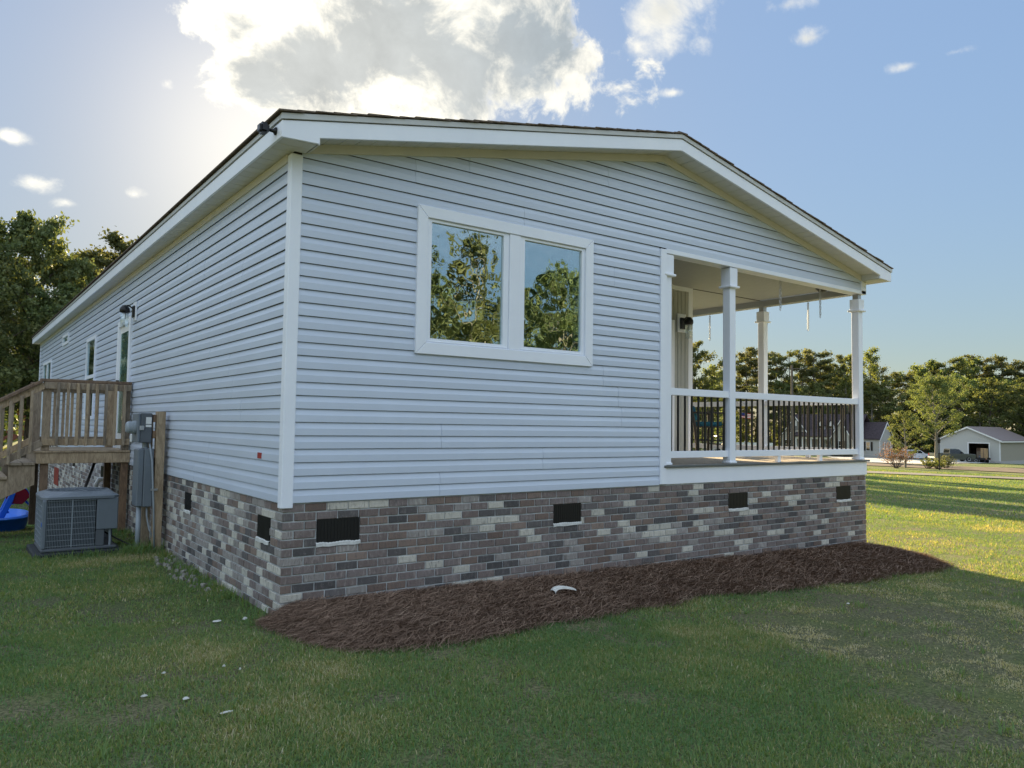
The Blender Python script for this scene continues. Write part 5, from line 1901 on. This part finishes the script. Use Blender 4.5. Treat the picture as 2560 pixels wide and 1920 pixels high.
# side deck with stairs
sd_ = bx('side_deck', 'white', nh, 19.62, 22.2, 4.2, 7.4, FL - 0.2, FL)
for x in (19.75, 22.05):
    for y in (4.3, 7.3):
        bx('post', 'white', sd_, x - 0.08, x + 0.08, y - 0.08, y + 0.08, -0.4, FL - 0.201)
        bx('post', 'white', sd_, x - 0.08, x + 0.08, y - 0.08, y + 0.08, FL + 0.001, 3.3 if x < 21 else FL + 1.0)
bx('rail', 'white', sd_, 19.84, 21.96, 4.26, 4.34, FL + 0.88, FL + 0.97)
for i in range(14):
    a = 19.98 + i * 0.145
    bx('baluster', 'white', sd_, a - 0.02, a + 0.02, 4.28, 4.32, FL + 0.06, FL + 0.88)
for i in range(6):
    bx('step', 'white', sd_, 22.22 + i * 0.3, 22.22 + (i + 1) * 0.3, 4.4, 5.6, FL - 0.22 - i * 0.19, FL - 0.14 - i * 0.19)
MB().prism([(22.22, 4.36, FL + 0.9), (24.0, 4.36, -0.1), (24.0, 4.36, -0.3), (22.22, 4.36, FL + 0.75)], (0, 0.05, 0)).build('stair_rail', 'white', sd_)
MB().prism([(22.22, 4.36, FL), (24.0, 4.36, -0.2), (24.0, 4.36, -0.45), (22.22, 4.36, FL - 0.25)], (0, 0.05, 0)).build('stringer', 'white', sd_)
Dn = 150
x0_, y0_ = at(1952, Dn)
ang = pix_dir(2090)
nh.location = (x0_, y0_, CAM[2] - (1146 - hor(2090)) * Dn * math.cos(math.atan((2090 - 1280) / FPX)) / FPX)
nh.rotation_euler = (0, 0, -ang + math.radians(-24))
nh.scale = (0.86, 0.86, 0.98)

# --- white fence, flag, shed left and right of it
fx, fy = at(1900, 128)
fn = thing('white_fence', 'low white panel fence left of the beige house', 'fence', (0, 0, 0), local=True)
for i in range(6):
    bx('panel', 'white', fn, -11 + i * 2.2, -11 + i * 2.2 + 2.05, -0.03, 0.03, 0.1, 1.55, 0.0)
    bx('post', 'white', fn, -11 + i * 2.2 - 0.14, -11 + i * 2.2 - 0.01, -0.07, 0.07, -0.2, 1.75)
fn.location = (fx, fy, CAM[2] - (1126 - hor(1900)) * 128 * 0.95 / FPX - 0.3)
fn.rotation_euler = (0, 0, -pix_dir(1900))
fgx, fgy = at(1868, 92)
zf = CAM[2] + (hor(1868) - 1040) * 92 * 0.955 / FPX
fl = thing('flag', 'small red and white striped flag on a pole seen through the porch railing', 'flag', (fgx, fgy, float(gsurf(fgx, fgy))))
a_ = pix_dir(1868)
ux, uy = math.cos(a_), -math.sin(a_)
MB().tube([(fgx - ux * 0.75, fgy - uy * 0.75, float(gsurf(fgx, fgy)) - 0.2), (fgx - ux * 0.75, fgy - uy * 0.75, zf + 0.9)], 0.03, 6).build('pole', 'greyl', fl)
for i in range(7):
    zt = zf + 0.42 - i * 0.085
    P_ = [(fgx + ux * t_ - uy * 0.06 * math.sin(5 * t_), fgy + uy * t_ + ux * 0.06 * math.sin(5 * t_), zt - 0.12 * (t_ + 0.75)) for t_ in np.linspace(-0.72, 0.72, 9)]
    mb = MB()
    mb.add(P_ + [(q[0], q[1], q[2] - 0.085) for q in P_], [(k, k + 1, 10 + k, 9 + k) for k in range(8)])
    mb.build('stripe', 'flagred' if i % 2 == 0 else 'flagwhite', fl, fix=False)
P_ = [(fgx + ux * t_ - uy * 0.06 * math.sin(5 * t_) + 0.01 * uy - 0.012 * ux, fgy + uy * t_ + ux * 0.06 * math.sin(5 * t_) - 0.02, zf + 0.425 - 0.12 * (t_ + 0.75)) for t_ in np.linspace(-0.72, -0.1, 5)]
mb = MB()
mb.add(P_ + [(q[0], q[1], q[2] - 0.34) for q in P_], [(k, k + 1, 6 + k, 5 + k) for k in range(4)])
mb.build('canton', 'flagblue', fl, fix=False)

# --- garage
ga_ = thing('garage', 'tan metal garage with an open white-framed door', 'garage', (0, 0, 0), local=True)
GWD, GDP = 9.4, 13.0
xd0, xd1, zd = 4.75, 7.75, 3.05
# front wall built round the door opening
bx('front_wall', 'gfront', ga_, 0, xd0, 0, 0.14, 0.35, 3.6)
bx('front_wall', 'gfront', ga_, xd1, GWD, 0, 0.14, 0.35, 3.6)
bx('front_wall', 'gfront', ga_, xd0, xd1, 0, 0.14, zd, 3.6)
MB().prism([(0, 0, 3.601), (GWD, 0, 3.601), (GWD / 2, 0, 5.6)], (0, 0.14, 0)).build('front_gable', 'gfront', ga_)
bx('side_wall', 'gsiding', ga_, GWD - 0.14, GWD, 0.141, GDP, 0.35, 3.6)
bx('side_wall', 'gsiding', ga_, 0, 0.14, 0.141, GDP, 0.35, 3.6)
bx('back_wall', 'gsiding', ga_, 0.141, GWD - 0.141, GDP - 0.14, GDP, 0.35, 3.6)
bx('foundation', 'nblock', ga_, xd1 + 0.1, GWD + 0.03, -0.03, GDP + 0.03, -0.5, 0.349)
bx('foundation', 'nblock', ga_, -0.03, xd0 - 0.1, -0.03, GDP + 0.03, -0.5, 0.349)
bx('slab', 'concrete', ga_, xd0 - 0.098, xd1 + 0.098, 0.0, GDP, -0.5, 0.02)
mbr = MB()
s_ = (5.6 - 3.6) / (GWD / 2)
for xa in (-0.4, GWD + 0.4):
    za = 3.6 - s_ * 0.4
    mbr.prism([(xa, -0.4, za), (GWD / 2, -0.4, 5.62), (GWD / 2, -0.4, 5.74), (xa, -0.4, za + 0.12)], (0, GDP + 0.8, 0))
mbr.build('roof', 'groof', ga_)
for xa in (-0.42, GWD + 0.42):
    za = 3.6 - s_ * 0.42
    MB().prism([(xa, -0.46, za - 0.16), (GWD / 2, -0.46, 5.46), (GWD / 2, -0.46, 5.70), (xa, -0.46, za + 0.08)], (0, 0.05, 0)).build('rake_trim', 'white', ga_)
bx('eave_trim', 'white', ga_, GWD + 0.36, GWD + 0.44, -0.40, GDP + 0.4, 3.28, 3.46)
bx('corner_trim', 'white', ga_, GWD - 0.16, GWD + 0.02, -0.035, 0.0 - 0.002, 0.35, 3.6)
for a, b, c, d in ((xd0 - 0.16, xd0, 0.0, zd + 0.16), (xd1, xd1 + 0.16, 0.0, zd + 0.16), (xd0, xd1, zd, zd + 0.16)):
    bx('door_frame', 'white', ga_, a, b, -0.05, -0.003, c, d)
Dg = 138
gx_, gy_ = at(2500, Dg)
rot = -pix_dir(2470) + math.radians(-20)
off = 0.95 * Vector((GWD * math.cos(rot), GWD * math.sin(rot), 0))
gzb = CAM[2] - (1158 - hor(2494)) * Dg * math.cos(math.atan((2494 - 1280) / FPX)) / FPX
ga_.location = (gx_ - off.x, gy_ - off.y, gzb)
ga_.rotation_euler = (0, 0, rot)
ga_.scale = (0.95, 0.95, 0.97)


def gpt(x, y, z):
    c_, s_ = math.cos(rot), math.sin(rot)
    return (gx_ - off.x + x * c_ - y * s_, gy_ - off.y + x * s_ + y * c_, gzb + z)


def in_garage(name, label, cat, x, y, z, parts):
    t_ = thing(name, label, cat, (0, 0, 0), local=True)
    for nm, mat, dims in parts:
        bx(nm, mat, t_, *dims)
    t_.location = gpt(x, y, z)
    t_.rotation_euler = (0, 0, rot)
    return t_


in_garage('cardboard_box', 'tall cardboard box standing on the trailer at the garage door', 'box', 7.05, -0.9, 0.66,
          [('carton', 'card', (-0.4, 0.4, -0.3, 0.3, 0, 1.55)), ('flap', 'card', (-0.4, 0.4, -0.33, -0.302, 1.45, 1.6)), ('tape', 'wooddark', (-0.05, 0.05, -0.306, -0.301, 0, 1.44))])
in_garage('tool_cabinet', 'grey cabinet inside the open garage', 'cabinet', 6.1, 1.0, 0.02,
          [('body', 'grey', (-0.45, 0.45, -0.3, 0.3, 0, 1.1)), ('drawer', 'greyl', (-0.42, 0.42, -0.33, -0.302, 0.1, 0.5)), ('drawer', 'greyl', (-0.42, 0.42, -0.33, -0.302, 0.55, 1.0))])
in_garage('plywood_stack', 'brown plywood sheets leaning inside the open garage', 'plywood', 5.5, 1.6, 0.02,
          [('sheet', 'wooddark', (-0.5, 0.5, 0, 0.05, 0, 2.2)), ('sheet', 'wood', (-0.45, 0.3, -0.08, -0.03, 0, 1.7))])


# --- vehicles (local: +X forward, wheels on z = 0)
def wheel(parent, x, y, R_, w):
    wh = MB().lathe((x, y, R_), [(R_ * 0.62, -w / 2), (R_ * 0.92, -w / 2), (R_, -w * 0.35), (R_, w * 0.35), (R_ * 0.92, w / 2), (R_ * 0.62, w / 2)], 18, 'y').build('wheel', 'rubber', parent)
    sg = 1 if y > 0 else -1
    MB().lathe((x, y + sg * (w / 2 - 0.02), R_), [(R_ * 0.62, -0.01), (R_ * 0.60, 0.03), (R_ * 0.2, 0.0), (0, 0.0)] if sg > 0 else [(0, 0.0), (R_ * 0.2, 0.0), (R_ * 0.60, -0.03), (R_ * 0.62, 0.01)], 14, 'y').build('rim', 'steel', wh)


def body_loft(prof, halfw, mat, parent, name):
    """side profile (x,z) swept across with a tucked-in upper edge"""
    mb = MB()
    pts = prof
    n = len(pts)
    zmax = max(z for x, z in pts)
    zmin = min(z for x, z in pts)
    vs = []
    for k, (f, s_) in enumerate(((-1, 0.93), (-0.94, 1.0), (0.94, 1.0), (1, 0.93))):
        for x, z in pts:
            tuck = halfw(z)
            vs.append((x * (1.0 if s_ == 1.0 else 0.992), f * tuck, zmin + (z - zmin) * (1.0 if s_ == 1.0 else 0.97)))
    fs = [tuple(range(n)), tuple(range(3 * n, 4 * n))]
    for k in range(3):
        for i in range(n):
            j = (i + 1) % n
            fs.append((k * n + i, k * n + j, (k + 1) * n + j, (k + 1) * n + i))
    mb.add(vs, fs)
    return mb.build(name, mat, parent, 0.02)


def arch(x, R_, n=8):
    return [(x + R_ * math.cos(PI * k / n), 0.30 + R_ * math.sin(PI * k / n)) for k in range(n, -1, -1)]


# white sport utility car, seen from its rear left
sv = thing('parked_car', 'white sport utility car parked on the drive right of the beige house', 'car', (0, 0, 0), local=True)
prof = [(-2.25, 0.35)] + arch(-1.35, 0.40) + arch(1.35, 0.40) + [(2.25, 0.35), (2.35, 0.7), (2.2, 0.98), (1.1, 1.08), (-2.28, 1.08), (-2.36, 0.75)]
body_loft(prof, lambda z: 0.92, 'carwhite', sv, 'body')
cab = [(-2.22, 1.09), (1.05, 1.09), (0.30, 1.62), (-0.3, 1.70), (-1.75, 1.68), (-2.0, 1.60)]
body_loft(cab, lambda z: 0.88 - 0.14 * (z - 1.09), 'carwhite', sv, 'cabin')
for sgn in (-1, 1):
    for a, b in ((-1.95, -1.15), (-1.07, -0.28), (-0.2, 0.5)):
        yb = sgn * 0.876
        yt2 = sgn * 0.812
        top2 = min(b, 0.25) if b > 0 else b
        MB().prism([(a, yb, 1.14), (b + (0.25 if b > 0 else 0), yb, 1.14), (top2, yt2, 1.56), (a + (0.12 if a < -1.9 else 0), yt2, 1.56)], (0, sgn * 0.014, 0)).build('side_window', 'carglass', sv)
MB().prism([(-2.215, -0.70, 1.18), (-2.215, 0.70, 1.18), (-2.06, 0.64, 1.56), (-2.06, -0.64, 1.56)], (-0.035, 0, 0)).build('rear_window', 'carglass', sv)
for sgn in (-1, 1):
    MB().box(-2.385, -2.26, sgn * 0.70 - 0.17, sgn * 0.70 + 0.17, 0.92, 1.05).build('tail_lamp', 'redlamp', sv, 0.01)
    MB().box(2.16, 2.36, sgn * 0.66 - 0.2, sgn * 0.66 + 0.2, 0.72, 0.86).build('headlight', 'white', sv, 0.01)
    MB().box(0.45, 0.62, sgn * 0.98 - 0.08, sgn * 0.98 + 0.08, 1.08, 1.22).build('mirror', 'carwhite', sv, 0.02)
    MB().box(-1.7, 0.1, sgn * 0.6 - 0.02, sgn * 0.6 + 0.02, 1.72, 1.75).build('roof_rail', 'black', sv)
MB().box(-2.42, -2.37, -0.20, 0.20, 0.78, 0.88).build('number_plate', 'white', sv)
MB().box(-2.45, -2.30, -0.85, 0.85, 0.38, 0.60).build('bumper', 'vent', sv, 0.03)
for x in (-1.35, 1.35):
    for y in (-0.80, 0.80):
        wheel(sv, x, y, 0.36, 0.24)
cx_, cy_ = at(2290, 146)
sv.location = (cx_, cy_, CAM[2] - (1149 - hor(2290)) * 146 * 0.885 / FPX)
sv.rotation_euler = (0, 0, -pix_dir(2290) + math.radians(30))
# dark grey pickup truck
pk = thing('pickup_truck', 'dark grey pickup truck parked left of the garage', 'pickup', (0, 0, 0), local=True)
prof = [(-2.85, 0.50)] + arch(-1.75, 0.46) + arch(1.85, 0.46) + [(2.75, 0.45), (2.85, 0.85), (2.75, 1.12), (1.3, 1.18), (-0.85, 1.18), (-0.85, 0.62), (-2.80, 0.62), (-2.86, 0.60)]
body_loft(prof, lambda z: 0.97, 'cargrey', pk, 'body')
for sgn in (-1, 1):
    MB().box(-2.86, -0.87, sgn * 0.93 - 0.045, sgn * 0.93 + 0.045, 0.64, 1.20).build('bed_side', 'cargrey', pk, 0.015)
MB().box(-2.90, -2.81, -0.88, 0.88, 0.64, 1.19).build('tailgate', 'cargrey', pk, 0.015)
MB().box(-3.05, -2.90, -0.95, 0.95, 0.50, 0.66).build('bumper', 'steel', pk, 0.02)
cab = [(-0.85, 1.19), (1.25, 1.19), (0.55, 1.80), (0.1, 1.86), (-0.55, 1.86), (-0.78, 1.80)]
body_loft(cab, lambda z: 0.90 - 0.16 * (z - 1.19), 'cargrey', pk, 'cab')
for sgn in (-1, 1):
    for a, b in ((-0.70, 0.0), (0.07, 0.72)):
        MB().prism([(a, sgn * 0.893, 1.24), (b + (0.22 if b > 0.5 else 0), sgn * 0.893, 1.24), (min(b, 0.5), sgn * 0.815, 1.72), (a, sgn * 0.815, 1.72)], (0, sgn * 0.014, 0)).build('side_window', 'carglass', pk)
    MB().box(-2.92, -2.84, sgn * 0.90 - 0.07, sgn * 0.90 + 0.07, 0.80, 1.12).build('tail_lamp', 'redlamp', pk, 0.008)
    MB().box(0.75, 0.9, sgn * 1.02 - 0.1, sgn * 1.02 + 0.1, 1.2, 1.42).build('mirror', 'black', pk, 0.02)
MB().prism([(-0.83, -0.68, 1.28), (-0.83, 0.68, 1.28), (-0.80, 0.62, 1.74), (-0.80, -0.62, 1.74)], (-0.03, 0, 0)).build('rear_window', 'carglass', pk)
MB().box(-3.065, -3.052, -0.17, 0.17, 0.53, 0.63).build('number_plate', 'white', pk)
for x in (-1.75, 1.85):
    for y in (-0.84, 0.84):
        wheel(pk, x, y, 0.40, 0.26)
cx_, cy_ = at(2380, 128)
pk.location = (cx_, cy_, CAM[2] - (1153 - hor(2380)) * 128 * 0.868 / FPX)
pk.rotation_euler = (0, 0, -pix_dir(2380) + math.radians(28))
# flat utility trailer at the garage door
tr = in_garage('utility_trailer', 'low black utility trailer parked before the open garage door', 'trailer', 6.5, -1.9, 0.05, [
    ('deck', 'vent', (-1.4, 1.4, -0.9, 0.9, 0.46, 0.58)), ('side_rail', 'vent', (-1.42, 1.42, -0.98, -0.91, 0.5, 0.78)), ('side_rail', 'vent', (-1.42, 1.42, 0.91, 0.98, 0.5, 0.78)),
    ('tongue', 'vent', (-2.6, -1.41, -0.06, 0.06, 0.42, 0.50)), ('tail_lamp', 'redlamp', (1.42, 1.45, -0.95, -0.80, 0.5, 0.6)), ('tail_lamp', 'redlamp', (1.42, 1.45, 0.80, 0.95, 0.5, 0.6))])
for y in (-1.1, 1.1):
    wheel(tr, 0.2, y, 0.33, 0.2)
# dark shed behind the cars
sx_, sy_ = at(2330, 166)
sh_ = thing('dark_shed', 'dark wooden lean-to shed behind the white car', 'shed', (0, 0, 0), local=True)
bx('wall', 'wooddark', sh_, -3, 3, 0, 3, -0.5, 2.6)
MB().prism([(-3.3, -0.4, 2.62), (-3.3, 3.4, 3.5), (-3.3, 3.4, 3.62), (-3.3, -0.4, 2.74)], (6.6, 0, 0)).build('roof', 'nroof', sh_)
bx('door', 'dark', sh_, -0.6, 0.6, -0.05, -0.004, -0.3, 2.0)
bx('ladder_rail', 'greyl', sh_, 2.0, 2.07, -0.3, -0.22, -0.4, 2.5)
bx('ladder_rail', 'greyl', sh_, 2.42, 2.49, -0.3, -0.22, -0.4, 2.5)
for i in range(7):
    bx('rung', 'greyl', sh_, 2.071, 2.419, -0.28, -0.24, -0.2 + i * 0.36, -0.16 + i * 0.36)
sh_.location = (sx_, sy_, float(gsurf(sx_, sy_)) + 0.3)
sh_.rotation_euler = (0, 0, -pix_dir(2330))
# far red brick house at the left edge
fh = thing('far_brick_house', 'small far red brick house with white window seen under the stoop rail', 'house', (0, 0, 0), local=True)
bx('wall', 'brickred', fh, -5, 3.2, 0, 6, -0.5, 2.6)
gable_roof('roof', -5, 3.2, 0, 6, 2.6, 4.6, 'x', fh)
nwin(1.4, 2.3, 0.9, 2.0, 0, fh)
nwin(-1.6, -0.7, 0.9, 2.0, 0, fh)
bx('fence_rail', 'white', fh, -5.5, 0.6, -1.5, -1.4, 0.4, 1.4)
hx_, hy_ = at(10, 70)
fh.location = (hx_ - 1.5, hy_, -0.3)
fh.rotation_euler = (0, 0, -pix_dir(10))

# ================================================================== PINE STRAW AND GRASS
def edge_y(x):
    """outer edge of the straw bed along the front wall"""
    xp = [-0.13, -0.07, 0.06, 0.3, 1.2, 2.6, 3.6, 4.8, 6.0, 7.2, 7.8, 8.2]
    yp = [-0.10, -0.62, -0.95, -1.12, -1.13, -1.02, -0.98, -1.13, -1.22, -1.27, -1.22, -0.75]
    return np.interp(x, xp, yp) + (vnoise(x, np.zeros_like(x), 2.2) - 0.5) * 0.16 + (vnoise(x, np.ones_like(x) * 3, 7.0) - 0.5) * 0.07


def bed_height(x, y):
    e = edge_y(x)
    t = np.clip((y - e) / np.maximum(0.02 - e, 0.05), 0, 1)           # 0 at the outer edge, 1 at the wall
    endf = np.clip((x + 0.13) / 0.22, 0, 1) * np.clip((8.30 - x) / 0.4, 0, 1)
    h = 0.095 * np.sin(np.clip(t * 1.35, 0, 1.25) * PI / 2) ** 0.75 * endf
    h = h * (0.75 + 0.5 * fbm(x, y, 2.3)) + 0.02 * (fbm(x, y, 6.0) - 0.5) * np.minimum(1, t * 6)
    return np.where(t > 0, h, -0.03)


bx_, by_ = np.meshgrid(np.linspace(-0.16, 8.32, 260), np.linspace(-1.55, 0.02, 60))
bz = gz(bx_) + bed_height(bx_, by_) - 0.004
# keep the bed out from under the house corner
bz = np.where((by_ > 0.0) & (bx_ > 8.2), gz(bx_) - 0.04, bz)
ny_, nx_ = bx_.shape
ii = np.arange(nx_ * ny_).reshape(ny_, nx_)
bq = np.stack([ii[:-1, :-1], ii[:-1, 1:], ii[1:, 1:], ii[1:, :-1]], -1).reshape(-1)
rng = np.random.default_rng(77)
NN = 115000
nxp = rng.uniform(-0.15, 8.32, int(NN * 1.6))
nyp = edge_y(nxp) - 0.10 + (0.10 - edge_y(nxp)) * rng.random(len(nxp))
# fade the rim so loose needles stray on to the grass
e_ = edge_y(nxp)
keep = (nyp > e_) | (rng.random(len(nxp)) < 0.35)
keep &= ~((nxp < -0.05) & (nyp > -0.05))
nxp, nyp = nxp[keep][:NN], nyp[keep][:NN]
n_ = len(nxp)
ln = rng.uniform(0.08, 0.22, n_)
th = rng.random(n_) * PI
tl = rng.normal(0, 0.22, n_)
zb = gz(nxp) + np.maximum(bed_height(nxp, nyp), 0.012) + rng.random(n_) ** 2 * 0.028 + 0.002
dx, dy, dz = np.cos(th) * np.cos(tl), np.sin(th) * np.cos(tl), np.sin(tl)
bend = rng.normal(0, 0.16, n_)
w = rng.uniform(0.0008, 0.0016, n_)
px_, py_ = -np.sin(th), np.cos(th)


def ribbon(f):
    b = bend * (1 - (2 * f - 1) ** 2) * ln
    return nxp + dx * ln * (f - 0.5) + px_ * b, np.minimum(nyp + dy * ln * (f - 0.5) + py_ * b, -0.006 + 0 * nyp), zb + dz * ln * (f - 0.5) + 0.012 * (1 - (2 * f - 1) ** 2)


segs = []
for f in (0.0, 0.5, 1.0):
    x, y, z = ribbon(f)
    segs.append((np.stack([x - px_ * w, y - py_ * w, z], -1), np.stack([x + px_ * w, y + py_ * w, z + w * 0.8], -1)))
V = np.stack([segs[0][0], segs[0][1], segs[1][0], segs[1][1], segs[2][0], segs[2][1]], 1).reshape(-1, 3)
b0 = np.arange(n_) * 6
I = np.stack([np.stack([b0 + 2 * k, b0 + 2 * k + 1, b0 + 2 * k + 3, b0 + 2 * k + 2], -1) for k in range(2)], 1).reshape(-1)
base = np.stack([bx_, by_, bz], -1).reshape(-1, 3)
A_ = np.repeat(np.clip(rng.beta(1.6, 2.6, n_) + 0.10 * (fbm(nxp, nyp, 1.7) - 0.5), 0, 1), 6)
allV = np.concatenate([base, V])
allI = np.concatenate([bq, I + len(base)])
allA = np.concatenate([np.full(len(base), 0.15), A_])
tag(link_mesh('pine_straw', fast_mesh('pine_straw', allV, 4, allI, ['straw'], allA)), kind='stuff')
tag([o for o in COL.objects if o.name.startswith('pine_straw')][0], 'long bed of brown pine straw along the front brick skirting', 'mulch')

# --- lawn blades --------------------------------------------------------------
def visible(x, y, z, mx=0.10, lo=-0.12):
    d = np.stack([x - CAM[0], y - CAM[1], z - CAM[2]], -1)
    f = d @ np.array(_f); rr = d @ np.array(_r2); uu = d @ np.array(_u2)
    k = FPX / 1280.0
    return (f > 1.5) & (np.abs(rr / f * k) < 1 + mx) & (uu / f * FPX / 960 > -1 + lo)


def blocked(x, y):
    inside = (x > -0.03) & (x < 8.2) & (y > -0.02) & (y < 19.1)
    bed = (x > -0.13) & (x < 8.3) & (y > edge_y(x)) & (y < 0.1) & (bed_height(x, y) > 0.01)
    padm = (x > -1.27) & (x < -0.38) & (y > 3.77) & (y < 4.68)
    return inside | bed | padm


def blades(N, r0, r1, h, w, seed, two=True, lean=0.75, sub=None):
    rng = np.random.default_rng(seed)
    a = rng.uniform(-0.06, 1.30, N)
    r_ = np.sqrt(rng.uniform(r0 ** 2, r1 ** 2, N))
    x, y = CAM[0] + r_ * np.sin(a), CAM[1] + r_ * np.cos(a)
    z = gsurf(x, y)
    m_ = visible(x, y, z) & ~blocked(x, y)
    n1_ = fbm(x, y, 0.55, 4); n2_ = fbm(x + 40, y - 11, 2.4, 3); n3_ = fbm(x - 7, y + 31, 6.5, 2)
    # worn, thin turf towards the right foreground, denser near the house
    worn = np.clip((fbm(x + 3, y + 5, 0.55, 4) - 0.40) * 5.0, 0, 1) * np.clip((x - 0.2) / 2.5, 0.25, 1) * np.clip((-0.9 - y) / 1.2, 0, 1)
    dens = np.clip(0.55 + 2.2 * (n2_ - 0.42) - 0.75 * worn * np.clip((n3_ - 0.32) * 6, 0, 1), 0.06, 1)
    if r0 > 14:
        dens = np.ones(N); worn = worn * 0
    m_ &= rng.random(N) < dens
    x, y, z, n1_, n2_, worn, n3_ = x[m_], y[m_], z[m_], n1_[m_], n2_[m_], worn[m_], n3_[m_]
    n = len(x)
    hh = h * rng.uniform(0.45, 1.25, n) * (0.75 + 0.6 * (n1_ - 0.3)) * (1 - 0.45 * worn)
    # longer uncut fringe against walls, posts and the bed
    near_wall = np.exp(-np.maximum(-x, 0) / 0.10) * (y > 0) * (x < 0.02)
    hh *= 1 + 1.1 * near_wall
    ww = w * rng.uniform(0.6, 1.4, n)
    az_ = rng.random(n) * 2 * PI
    ln_ = np.abs(rng.normal(0, lean, n)) + 0.25
    ln_ = np.minimum(ln_, 1.35)
    dx, dy = np.cos(az_), np.sin(az_)
    fx, fy = -np.sin(az_ + rng.normal(0, 0.5, n)), np.cos(az_)
    base = np.stack([x, y, z - 0.004], -1)
    side = np.stack([fx, fy, 0 * fx], -1) * (ww / 2)[:, None]
    mid = base + np.stack([dx * np.sin(ln_ * 0.6), dy * np.sin(ln_ * 0.6), np.cos(ln_ * 0.6)], -1) * (hh * 0.55)[:, None]
    tip = mid + np.stack([dx * np.sin(ln_ * 1.25), dy * np.sin(ln_ * 1.25), np.cos(ln_ * 1.25)], -1) * (hh * 0.5)[:, None]
    dry = np.clip(0.15 + 1.15 * (n1_ - 0.45) + 0.7 * (n2_ - 0.45) + 0.42 * worn + rng.normal(0, 0.19, n) + (0.35 if r0 < 14 else 0.12) * (rng.random(n) < 0.15 + 0.25 * worn), 0, 1)
    gold = np.exp(-(((x + 0.75) / 0.55) ** 2 + ((y - 0.6) / 1.0) ** 2))       # yellowing turf by the left wall foot
    dry = np.clip(dry + 0.32 * gold, 0, 1)
    if two:
        V = np.stack([base - side, base + side, mid + side * 0.8, mid - side * 0.8, tip], 1).reshape(-1, 3)
        b = np.arange(n) * 5
        I = np.stack([b, b + 1, b + 2, b, b + 2, b + 3, b + 3, b + 2, b + 4], -1).reshape(-1)
        A_ = np.repeat(dry, 5)
    else:
        V = np.stack([base - side, base + side, tip], 1).reshape(-1, 3)
        I = np.arange(n * 3)
        A_ = np.repeat(dry, 3)
    return V, I, A_


parts_ = [blades(430000, 3.0, 6.2, 0.035, 0.0048, 1), blades(420000, 6.0, 10.5, 0.039, 0.0066, 2), blades(420000, 10.3, 20, 0.045, 0.0105, 3, two=False),
          blades(420000, 17, 60, 0.065, 0.030, 4, two=False, lean=0.9)]
# long tufts: ragged weeds in the worn turf and along the feet of walls and posts
Vs, Is, As, o_ = [], [], [], 0
for V, I, A_ in parts_:
    Vs.append(V); Is.append(I + o_); As.append(A_); o_ += len(V)
rng = np.random.default_rng(9)
tc = []
for i in range(150):
    tc.append((rng.uniform(-1.5, 8.5), rng.uniform(-4.6, -1.3), rng.uniform(0.035, 0.075), 18, 0.05))
for i in range(46):
    tc.append((-0.04 - abs(rng.normal(0, 0.05)), rng.uniform(0.0, 8), rng.uniform(0.05, 0.11), 14, 0.04))
for i in range(26):
    tc.append((-0.22 + rng.normal(0, 0.12), 3.62 + rng.normal(0, 0.10), rng.uniform(0.08, 0.16), 22, 0.05))
for i in range(40):
    tc.append((rng.uniform(-1.3, -0.1), 3.74 + rng.normal(0, 0.05), rng.uniform(0.05, 0.10), 14, 0.05))
for x0, y0, h_, k, sp in tc:
    x, y = x0 + rng.normal(0, sp, k), y0 + rng.normal(0, sp, k)
    ok = ~blocked(x, y)
    x, y = x[ok], y[ok]
    k = len(x)
    if not k:
        continue
    z = gsurf(x, y)
    a = rng.random(k) * 2 * PI
    l_ = rng.uniform(0.2, 1.1, k)
    hh = h_ * rng.uniform(0.6, 1.2, k)
    base = np.stack([x, y, z - 0.004], -1)
    side = np.stack([-np.sin(a), np.cos(a), 0 * a], -1) * 0.0034
    mid = base + np.stack([np.cos(a) * np.sin(l_ * 0.6), np.sin(a) * np.sin(l_ * 0.6), np.cos(l_ * 0.6)], -1) * (hh * 0.6)[:, None]
    tip = mid + np.stack([np.cos(a) * np.sin(l_ * 1.4), np.sin(a) * np.sin(l_ * 1.4), np.cos(l_ * 1.4)], -1) * (hh * 0.6)[:, None]
    V = np.stack([base - side, base + side, mid + side * 0.8, mid - side * 0.8, tip], 1).reshape(-1, 3)
    b = np.arange(k) * 5 + o_
    Vs.append(V); Is.append(np.stack([b, b + 1, b + 2, b, b + 2, b + 3, b + 3, b + 2, b + 4], -1).reshape(-1))
    As.append(np.repeat(np.clip(0.15 + 0.3 * rng.random(k), 0, 1), 5)); o_ += len(V)
gm_ = fast_mesh('grass', np.concatenate(Vs), 3, np.concatenate(Is), ['grass'], np.concatenate(As))
tag(link_mesh('grass', gm_), kind='stuff')
print('tris total', sum(len(q.vertices) - 2 for m_ in bpy.data.meshes for q in m_.polygons)) if 0 else print('grass tris', len(gm_.polygons))
